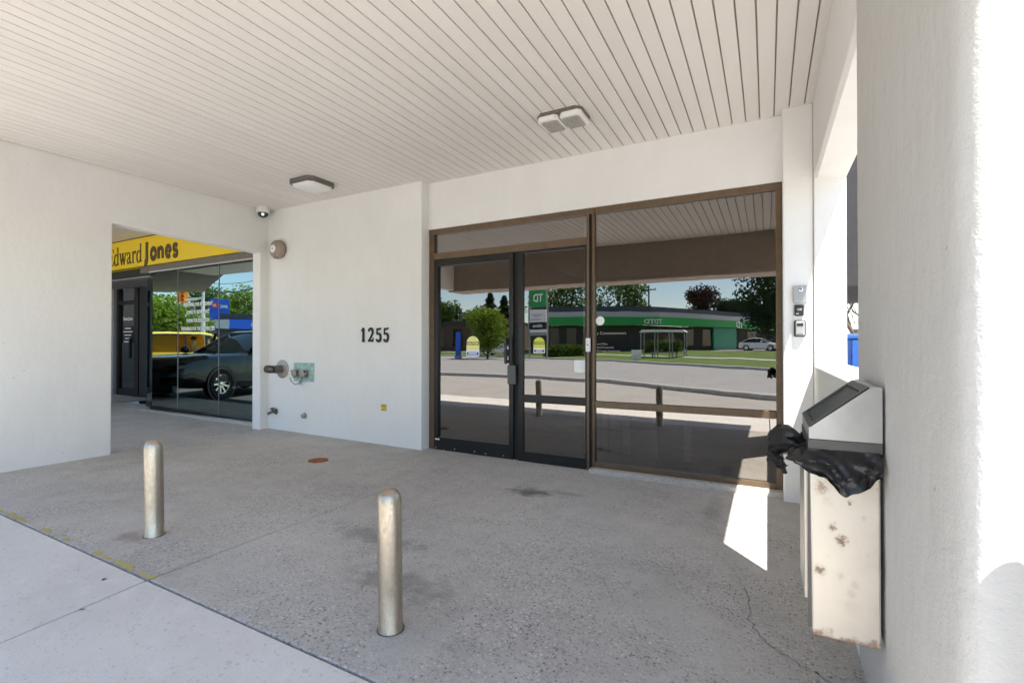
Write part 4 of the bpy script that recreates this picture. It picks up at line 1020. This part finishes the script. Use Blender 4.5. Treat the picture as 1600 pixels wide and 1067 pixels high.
# ------------------------------------------------------------------ vehicles (nose towards local +x)
def loft(mb, st, f):
    mb.rings([[(x, y, z) for (y, z) in f(x, *a)] for x, *a in st]); return mb
def wheel(root, x, y, r, side, rim='chrome'):
    w = MB().lathe([(r*.62, -.10), (r*.93, -.11), (r, -.07), (r, .07), (r*.93, .11), (r*.62, .10)], (x, y, r), (0, side, 0), 28, False)
    o = build('wheel', w, 'rubber', root, smooth=40)
    rm = MB().lathe([(r*.66, .09), (r*.64, .105), (r*.58, .085), (r*.58, -.05)], (x, y, r), (0, side, 0), 28, False)
    rm.lathe([(r*.13, .0), (r*.13, .095), (.001, .10)], (x, y, r), (0, side, 0), 14)
    for k in range(9):
        a = 2*math.pi*k/9; c, s_ = math.cos(a), math.sin(a); pp = Vector((-s_, 0, c))*r*.055
        i0 = Vector((x+c*r*.1, y+side*.085, r+s_*r*.1)); i1 = Vector((x+c*r*.6, y+side*.095, r+s_*r*.6)); dn = Vector((0, -side*.03, 0))
        rm.rings([[i0-pp, i0+pp, i0+pp+dn, i0-pp+dn], [i1-pp, i1+pp, i1+pp+dn, i1-pp+dn]])
    build('rim', rm, rim, o); build('hub_disc', MB().lathe([(r*.6, -.02), (r*.6, -.01)], (x, y, r), (0, side, 0), 20), 'black_plastic', o)
def vehicle(name, label, cat, paint, glass, L, Wd, belt, roofz, hood, wr, wb, body_st, cab_st, group=None):
    root = thing(name, (0, 0, 0), label, cat, group); hw = Wd/2
    def sec(x, w, zl_, zb_): return [(-w*.9, zl_), (-w, zl_+.14), (-w, zb_-.22), (-w*.965, zb_-.03), (-w*.86, zb_+.012), (-w*.4, zb_+.03), (w*.4, zb_+.03), (w*.86, zb_+.012), (w*.965, zb_-.03), (w, zb_-.22), (w, zl_+.14), (w*.9, zl_)]
    body = MB(); loft(body, body_st, sec); bo = build('body', body, paint, root, smooth=32)
    def cab(x, wb_, wr_, z0_, z1_): return [(-wb_, z0_), (-wr_-.01, z0_+(z1_-z0_)*.9), (-wr_*.86, z1_), (0, z1_+.02), (wr_*.86, z1_), (wr_+.01, z0_+(z1_-z0_)*.9), (wb_, z0_)]
    g = MB(); loft(g, cab_st, cab); build('windows', g, glass, root, smooth=30)
    # roof skin and pillars just proud of the glass
    r_ = MB(); mid = [s for s in cab_st if s[4] > roofz-.075]
    r_.rings([[(s[0], y, z+dz) for (y, z, dz) in ((-s[2]*.98, s[4]-.055, .004), (-s[2]*.86, s[4], .012), (0, s[4]+.02, .014), (s[2]*.86, s[4], .012), (s[2]*.98, s[4]-.055, .004), (0, s[4]-.03, 0))] for s in mid])
    build('roof', r_, paint, root, smooth=40)
    for s in (-1, 1):
        for (a, b) in zip(cab_st, cab_st[1:]):
            if abs(b[4]-a[4]) > .2:
                build('pillar', MB().tube([(a[0], s*(a[1]*.995 if a[4] < belt+.15 else a[2]*.99), a[4] if a[4] < belt+.15 else a[4]-.03), (b[0], s*(b[1]*.995 if b[4] < belt+.15 else b[2]*.99), b[4] if b[4] < belt+.15 else b[4]-.03)], .035, 6), paint, root)
        xm = .12*L*0-.02*L
        build('pillar', MB().tube([(xm, s*cab_st[2][1]*1.0, belt), (xm-.03, s*(cab_st[2][2]+.012), roofz-.06)], .032, 6), 'black_plastic', root)
        for xw in wb:
            wheel(root, xw, s*(hw-.10), wr, s)
            build('arch', MB().lathe([(wr*1.10, .0), (wr*1.16, .012), (wr*1.16, .02), (wr*1.04, .02)], (xw, s*(hw-.012), wr+.01), (0, s, 0), 28, False), 'black_plastic', root)
        xmirr = [s2 for s2 in cab_st if s2[4] > belt+.1][0][0] if False else hood-.25
        build('mirror', MB().lathe([(.05, -.09), (.085, -.05), (.09, .03), (.06, .09)], (xmirr, s*(hw+.10), belt+.10), (1, 0, .1), 10).box(xmirr-.03, xmirr+.03, min(s*hw*.93, s*(hw+.08)), max(s*hw*.93, s*(hw+.08)), belt+.03, belt+.06), paint, root, smooth=50)
        build('headlight', MB().box(L/2-.22, L/2-.035, min(s*hw*.55, s*hw*.9), max(s*hw*.55, s*hw*.9), belt-.30, belt-.20), 'car_glass' if paint == 'car_black' else 'lens_white', root, bevel=.02)
        build('taillight', MB().box(-L/2+.03, -L/2+.12, min(s*hw*.65, s*hw*.93), max(s*hw*.65, s*hw*.93), belt-.3, belt-.12), 'red_paint', root, bevel=.02)
        build('door_handle', MB().box(-.35, -.15, min(s*hw*.985, s*(hw+.02)), max(s*hw*.985, s*(hw+.02)), belt-.14, belt-.11), 'chrome', root)
    build('grille', MB().box(L/2-.04, L/2+.008, -hw*.45, hw*.45, .42, belt-.27), 'black_plastic', root, bevel=.01)
    build('bumper', MB().box(L/2-.12, L/2+.02, -hw*.8, hw*.8, .24, .40), 'black_plastic', root, bevel=.03)
    return root
suv = vehicle('parked_car', 'black parked car mirrored in the green tinted shop window', 'car', 'car_black', 'car_glass', 5.1, 1.86, 1.05, 1.66, .75, .365, (1.42, -1.38),
    [(-2.35, .72, .42, .9), (-2.28, .86, .34, 1.02), (-1.9, .92, .27, 1.05), (-.8, .93, .24, 1.05), (.5, .93, .24, 1.05), (1.0, .93, .26, 1.04), (1.7, .92, .28, 1.0), (2.2, .88, .32, .93), (2.45, .80, .38, .83), (2.55, .66, .44, .72)],
    [(-2.3, .80, .62, 1.03, 1.12), (-2.0, .84, .66, 1.03, 1.60), (-1.3, .86, .68, 1.03, 1.66), (-.8, .86, .68, 1.03, 1.655), (-.5, .86, .68, 1.03, 1.60), (.42, .84, .74, 1.02, 1.06)])
hd_a = math.atan2(.96, .28); fwv = Vector((math.cos(hd_a), math.sin(hd_a), 0)); rgv = Vector((fwv.y, -fwv.x, 0))
suvc = Vector((-11.4, 2.62, 0))-fwv*1.42-rgv*.83
suv.location = (suvc.x, suvc.y, zg(suvc.x, 2)-.0); suv.rotation_euler = (0, 0, hd_a)
ORG[suv.name] = Vector(suv.location)
van = vehicle('yellow_van', 'yellow van with driver behind the black car, mirrored in the shop window', 'van', 'van_yellow', 'van_glass', 4.9, 1.9, 1.12, 1.92, 1.0, .34, (1.55, -1.45),
    [(-2.45, .80, .40, 1.05), (-2.38, .92, .32, 1.10), (-1.0, .95, .26, 1.12), (.6, .95, .26, 1.12), (1.3, .94, .28, 1.10), (1.9, .90, .3, .98), (2.3, .82, .34, .86), (2.45, .66, .42, .72)],
    [(-2.40, .86, .78, 1.10, 1.75), (-2.30, .88, .80, 1.10, 1.88), (-.8, .9, .82, 1.10, 1.93), (.4, .9, .82, 1.10, 1.93), (.8, .9, .80, 1.10, 1.86), (1.75, .88, .80, 1.04, 1.08)])
build('lining', MB().box(-2.2, .55, -.74, -.70, 1.13, 1.84).box(-2.25, -.45, -.69, .70, 1.13, 1.80), 'van_yellow', van)
PL2 = 4.72
vp = mir(296, 20.5, PL2); va = math.atan2(-.877, .48)
van.location = (vp.x, vp.y, -.12); van.rotation_euler = (0, 0, va)
car = vehicle('white_car', 'white car parked by the bank, mirrored at the right of the large window', 'car', 'car_white', 'car_glass', 4.5, 1.8, .95, 1.46, .7, .33, (1.35, -1.3),
    [(-2.25, .70, .40, .82), (-2.15, .84, .32, .94), (-1.0, .9, .24, .96), (.5, .9, .24, .95), (1.1, .9, .25, .92), (1.8, .86, .28, .84), (2.2, .74, .36, .70), (2.27, .6, .42, .62)],
    [(-1.9, .78, .64, .93, 1.0), (-1.2, .82, .64, .93, 1.40), (-.4, .83, .65, .93, 1.46), (.25, .83, .65, .93, 1.43), (1.1, .82, .7, .92, .96)], group='white cars across the street')
p = mir(1188, 56); car.location = (p.x, p.y, zfar(p.x, p.y)+.02); car.rotation_euler = (0, 0, R(15))
p = mir(780, 58); copy_tree(car, (p.x, p.y, zfar(p.x, p.y)+.02), R(-5), 'white car behind the small bright tree, mirrored in the door')
# the van's driver
def person():
    m4 = Matrix.Translation(van.location) @ Matrix.Rotation(va, 4, 'Z')
    J = {'pel': (.15, +.42, .92), 'wa': (.13, .42, 1.10), 'ch': (.12, .43, 1.34), 'nk': (.14, .43, 1.50), 'hd': (.17, .43, 1.60), 'ht': (.17, .43, 1.72),
         'sl': (.13, .62, 1.42), 'el': (.35, .64, 1.22), 'hl': (.60, .56, 1.28), 'sr': (.13, .24, 1.42), 'er': (.33, .20, 1.22), 'hr': (.60, .30, 1.28),
         'kl': (.58, .54, .95), 'fl': (.75, .54, .55), 'kr': (.58, .33, .95), 'fr': (.75, .33, .55)}
    E_ = [('pel', 'wa'), ('wa', 'ch'), ('ch', 'nk'), ('nk', 'hd'), ('hd', 'ht'), ('ch', 'sl'), ('sl', 'el'), ('el', 'hl'), ('ch', 'sr'), ('sr', 'er'), ('er', 'hr'), ('pel', 'kl'), ('kl', 'fl'), ('pel', 'kr'), ('kr', 'fr')]
    rad = dict(pel=.15, wa=.14, ch=.15, nk=.06, hd=.095, ht=.075, sl=.07, el=.05, hl=.04, sr=.07, er=.05, hr=.04, kl=.075, fl=.05, kr=.075, fr=.05)
    ks = list(J); org = m4 @ Vector(J['pel'])
    me = bpy.data.meshes.new('person'); me.from_pydata([m4 @ Vector(J[k]) - org for k in ks], [(ks.index(a), ks.index(b)) for a, b in E_], [])
    me.materials.append(M['shirt']); o = bpy.data.objects.new('person', me); COL.objects.link(o); o.location = org; ORG['person'] = org
    o.modifiers.new('skin', 'SKIN'); 
    if not me.skin_vertices: me.skin_vertices.new()
    for i, k in enumerate(ks): me.skin_vertices[0].data[i].radius = (rad[k],)*2
    me.skin_vertices[0].data[0].use_root = True
    s_ = o.modifiers.new('sub', 'SUBSURF'); s_.levels = 1; s_.render_levels = 1
    tag(o, 'driver in a pale shirt with dark hair at the wheel of the yellow van', 'person')
    c = m4 @ Vector((.17, .43, 1.66))
    f = MB().lathe([(.001, -.115), (.06, -.10), (.088, -.05), (.092, .02), (.08, .07), (.04, .10), (.001, .11)], c+Vector((0, 0, -.01)), (0, 0, 1), 16); build('face', f, 'skin', o, smooth=60)
    hr = MB().lathe([(.105, -.02), (.11, .03), (.095, .085), (.055, .118), (.001, .128)], c-(m4.to_3x3() @ Vector((.02, 0, 0))), (0, 0, 1), 16); build('hair', hr, 'hair', o, smooth=60)
person()

# ------------------------------------------------------------------ seen in the shop window: bank sign, signals, trees, wires
def T2(px, k, top, wpx, kind, label, **kw):
    p = mir(px, k, PL2); tree('leafy_tree', (p.x, p.y, -.1), zrow(top, k)+.1, wpx/755.6*k, kind, label, group='trees down the street', **kw)
T2(270, 42, 466, 110, 'bright', 'bright green tree behind the yellow van, mirrored in the shop window', n=5600, leaf=.4)
T2(382, 95, 456, 90, 'bright', 'rounded bright green tree behind the blue sign, mirrored in the shop window', n=5600)
T2(322, 100, 448, 90, 'mid', 'tall green tree behind the traffic signal, mirrored in the shop window')
p = mir(343, 72, PL2); z = -.1
bb = thing('blue_sign_tower', (p.x, p.y, z), 'blue BMO sign tower with red roundel, mirrored in the shop window', 'sign')
vd = (Vector((0, 0, 0))-Vector((p.x, p.y-9.44, 0))); n_ = Vector((-p.x, 9.44-p.y, 0)).normalized()      # faces the shop front
u = Vector((0, 0, 1)).cross(n_)
def facing(c, hw_, z0_, z1_, dep):
    a, b = c-u*hw_, c+u*hw_; q = [a, b, b-n_*dep, a-n_*dep]; return MB().rings([[(v.x, v.y, z0_) for v in q], [(v.x, v.y, z1_) for v in q]])
build('panel', facing(p, 1.30, zrow(500, 72), zrow(467, 72), 1.2), 'bmo_blue', bb)
build('base', facing(p-n_*.05, 1.2, z, zrow(500, 72)-.01, 1.1), 'grey_wall', bb)
c = p+u*.62; c.z = zrow(477, 72); build('roundel', MB().lathe([(.46, 0), (.46, .05)], c, n_, 24), 'red_paint', bb)
build('roundel_mark', MB().add([Vector((c.x, c.y, c.z))+n_*.06+u*a+Vector((0, 0, b)) for a, b in ((-.25, -.2), (.25, -.2), (.25, -.1), (-.25, -.1), (-.25, .02), (-.1, .25), (0, .05), (.1, .25), (.25, .02))], [(0, 1, 2, 3), (4, 6, 5), (6, 8, 7)]), 'white_text', bb)
build('lettering', text_mb('BMO', .42, (p.x-u.x*.45+n_.x*.04, p.y-u.y*.45+n_.y*.04, zrow(481, 72)), n=n_, width=1.15, fat=.02), 'white_text', bb)
p2 = mir(392, 70, PL2)
lb_ = thing('blue_band_shop', (p2.x, p2.y, z), 'low dark shop with blue fascia band, mirrored in the shop window', 'building')
build('wall', facing(p2, 4.2, z, zrow(514, 70), 8), 'brick_dark', lb_); build('fascia', facing(p2+n_*.3, 4.4, zrow(514, 70)+.01, zrow(500, 70), 8), 'bmo_blue', lb_); build('end_panel', facing(p2+n_*.35+u*3.6, .9, zrow(514, 70)+.02, zrow(500, 70)-.02, .3), 'roof_metal', lb_); build('roof', facing(p2, 4.0, zrow(500, 70)+.01, zrow(491, 70), 6), 'roof_dark', lb_)
build('lettering', text_mb('BMO', .5, tuple(p2-u*.6+n_*.33+Vector((0, 0, zrow(510, 70)))), n=n_, width=1.3, fat=.02), 'white_text', lb_)
def signal(px, row, k, label, arm):
    c = mir(px, k, PL2); c.z = zrow(row, k); t_ = thing('traffic_signal', (c.x, c.y, c.z), label, 'traffic signal', 'orange traffic signals')
    n0 = Vector((-c.x, 9.44-c.y, 0)).normalized(); u0 = Vector((0, 0, 1)).cross(n0)
    def bx_(cc, w, h_, d): 
        q = [cc-u0*w-n0*d, cc+u0*w-n0*d, cc+u0*w+n0*d, cc-u0*w+n0*d]; return MB().rings([[(v.x, v.y, cc.z-h_) for v in q], [(v.x, v.y, cc.z+h_) for v in q]])
    hs = .0105*k
    build('case', bx_(c, hs, hs*1.25, .12), 'signal_orange', t_, bevel=.03)
    for i in (-.75, 0, .75):
        e = c+n0*.12+Vector((0, 0, i*hs)); build('lens_hood', MB().lathe([(hs*.36, 0), (hs*.36, .14), (hs*.3, .14), (hs*.28, 0)], e, n0, 14), 'signal_orange', t_)
    b = mir(arm, k, PL2); build('mast_arm', MB().tube([(c.x, c.y, c.z-hs*.9), (b.x, b.y, c.z-hs*.2)], [.06, .09], 8), 'pole_white', t_)
    build('pole', MB().tube([(b.x, b.y, -.17), (b.x, b.y, c.z+1.1)], [.14, .10], 10), 'pole_white', t_)
signal(285, 463, 33, 'orange traffic signal hanging higher, mirrored in the shop window', 317)
signal(243, 484, 44, 'orange traffic signal hanging lower left, mirrored in the shop window', 262)
# overhead cables
def cable(pts, r, label):
    P_ = [Vector(a) for a in pts]; out = []
    for a, b in zip(P_, P_[1:]):
        for i in range(10):
            f = i/10; q = a.lerp(b, f); q.z -= 4*f*(1-f)*.7; out.append(q)
    out.append(P_[-1]); build('overhead_cable', MB().tube(out, r, 5), 'black_plastic', origin=tuple(P_[0]), label=label, cat='cable')
a = mir(280, 46, PL2); b = mir(430, 38, PL2); a.z = zrow(447, 46); b.z = zrow(441, 38); cable([a, b], .05, 'thick dark overhead cable against the sky, mirrored in the shop window')
a.z += .9; b.z += .6; cable([a, b], .025, 'thin overhead cable above the thick one, mirrored in the shop window')

# ------------------------------------------------------------------ beyond the right-hand opening
db = thing('dumpster', (1.2, 9.4, -.15), 'blue ribbed steel dumpster seen through the right opening', 'dumpster')
build('body', MB().rings([[(.75, 8.7, -.1), (2.6, 8.7, -.1), (2.6, 10.2, -.1), (.75, 10.2, -.1)], [(.68, 8.5, 1.38), (2.7, 8.5, 1.38), (2.7, 10.3, 1.38), (.68, 10.3, 1.38)]]), 'dumpster_blue', db, bevel=.01)
for i in range(6): build('rib', MB().box(.72+i*.36, .82+i*.36, 8.46, 8.60, .1, 1.37), 'dumpster_blue', db, bevel=.01)
build('lid', MB().prism([(8.45, 1.385), (10.35, 1.385), (10.35, 1.50), (8.45, 1.44)], 'x', .64, 2.74), 'dumpster_blue', db, bevel=.015)
nb_ = thing('rear_canopy', (2.5, 13.0, 0), 'dark brick upper storey overhanging the yard behind the opening', 'building')
build('upper_wall', MB().box(.75, 7.0, 11.2, 16.0, 2.43, 8.0), 'dark_brick', nb_)
for xx in (4.6, 6.8): build('post', MB().box(xx-.12, xx+.12, 11.3, 11.54, -.17, 2.429), 'dark_brick', nb_)
build('back_wall', MB().box(4.2, 7.0, 15.8, 16.0, -.17, 2.428), 'dark_brick', nb_)
wl_ = thing('white_fence', (6, 42, -.17), 'pale boundary wall far behind the dumpster', 'wall')
build('panel', MB().box(-2, 16, 42, 42.3, -.17, 2.9), 'lens_white', wl_); build('coping', MB().box(-2.05, 16.05, 41.95, 42.35, 2.9, 2.98), 'kerb_concrete', wl_)
bt = thing('bare_tree', (4.0, 30, -.17), 'bare branched tree against the sky through the right opening', 'tree')
br_ = MB(); rnd = random.Random(11)
def limb(p, d, l, r, n):
    q = p+d*l; m = p.lerp(q, .5)+Vector((rnd.uniform(-.1, .1), rnd.uniform(-.1, .1), rnd.uniform(-.05, .1)))*l*.4
    br_.tube([p, m, q], [r, r*.8, r*.62], 6 if n > 2 else 4)
    if n:
        for _ in range(3 if n > 1 else 2):
            limb(m.lerp(q, rnd.uniform(.2, 1)), (d+Vector((rnd.gauss(0, .55), rnd.gauss(0, .55), rnd.gauss(.05, .4)))).normalized(), l*rnd.uniform(.6, .85), r*.55, n-1)
limb(Vector((4.0, 30, -.2)), Vector((.0, 0, 1)), 2.3, .20, 5)
build('trunk', br_, 'bark', bt)

# ------------------------------------------------------------------ dry leaf scraps on the pale pavement
lfm = MB().add([(0, 0, .004), (.02, .012, .010), (.045, .004, .006), (.06, -.004, .003), (.04, -.016, .009), (.018, -.014, .005)], [(0, 1, 5), (1, 2, 5), (2, 4, 5), (2, 3, 4)])
lf0 = build('dry_leaf', lfm, 'bark', label='dry leaf scrap on the pale pavement nearest the worn yellow line', cat='leaf', group='dry leaf scraps')
for i, (x, y, a, l) in enumerate(((-4.95, 1.30, .4, None), (-3.18, 1.28, 2.0, 'dry leaf scrap on the pale pavement just left of the joint'), (-2.93, 1.12, 4.1, 'dry leaf scrap on the pale pavement close to the joint line, nearest the camera'))):
    o = lf0 if i == 0 else lf0.copy()
    if i: COL.objects.link(o); o['label'] = l
    o.location = (x, y, zg(x, y)); o.rotation_euler = (0, 0, a); o.scale = (.55, .55, .8)
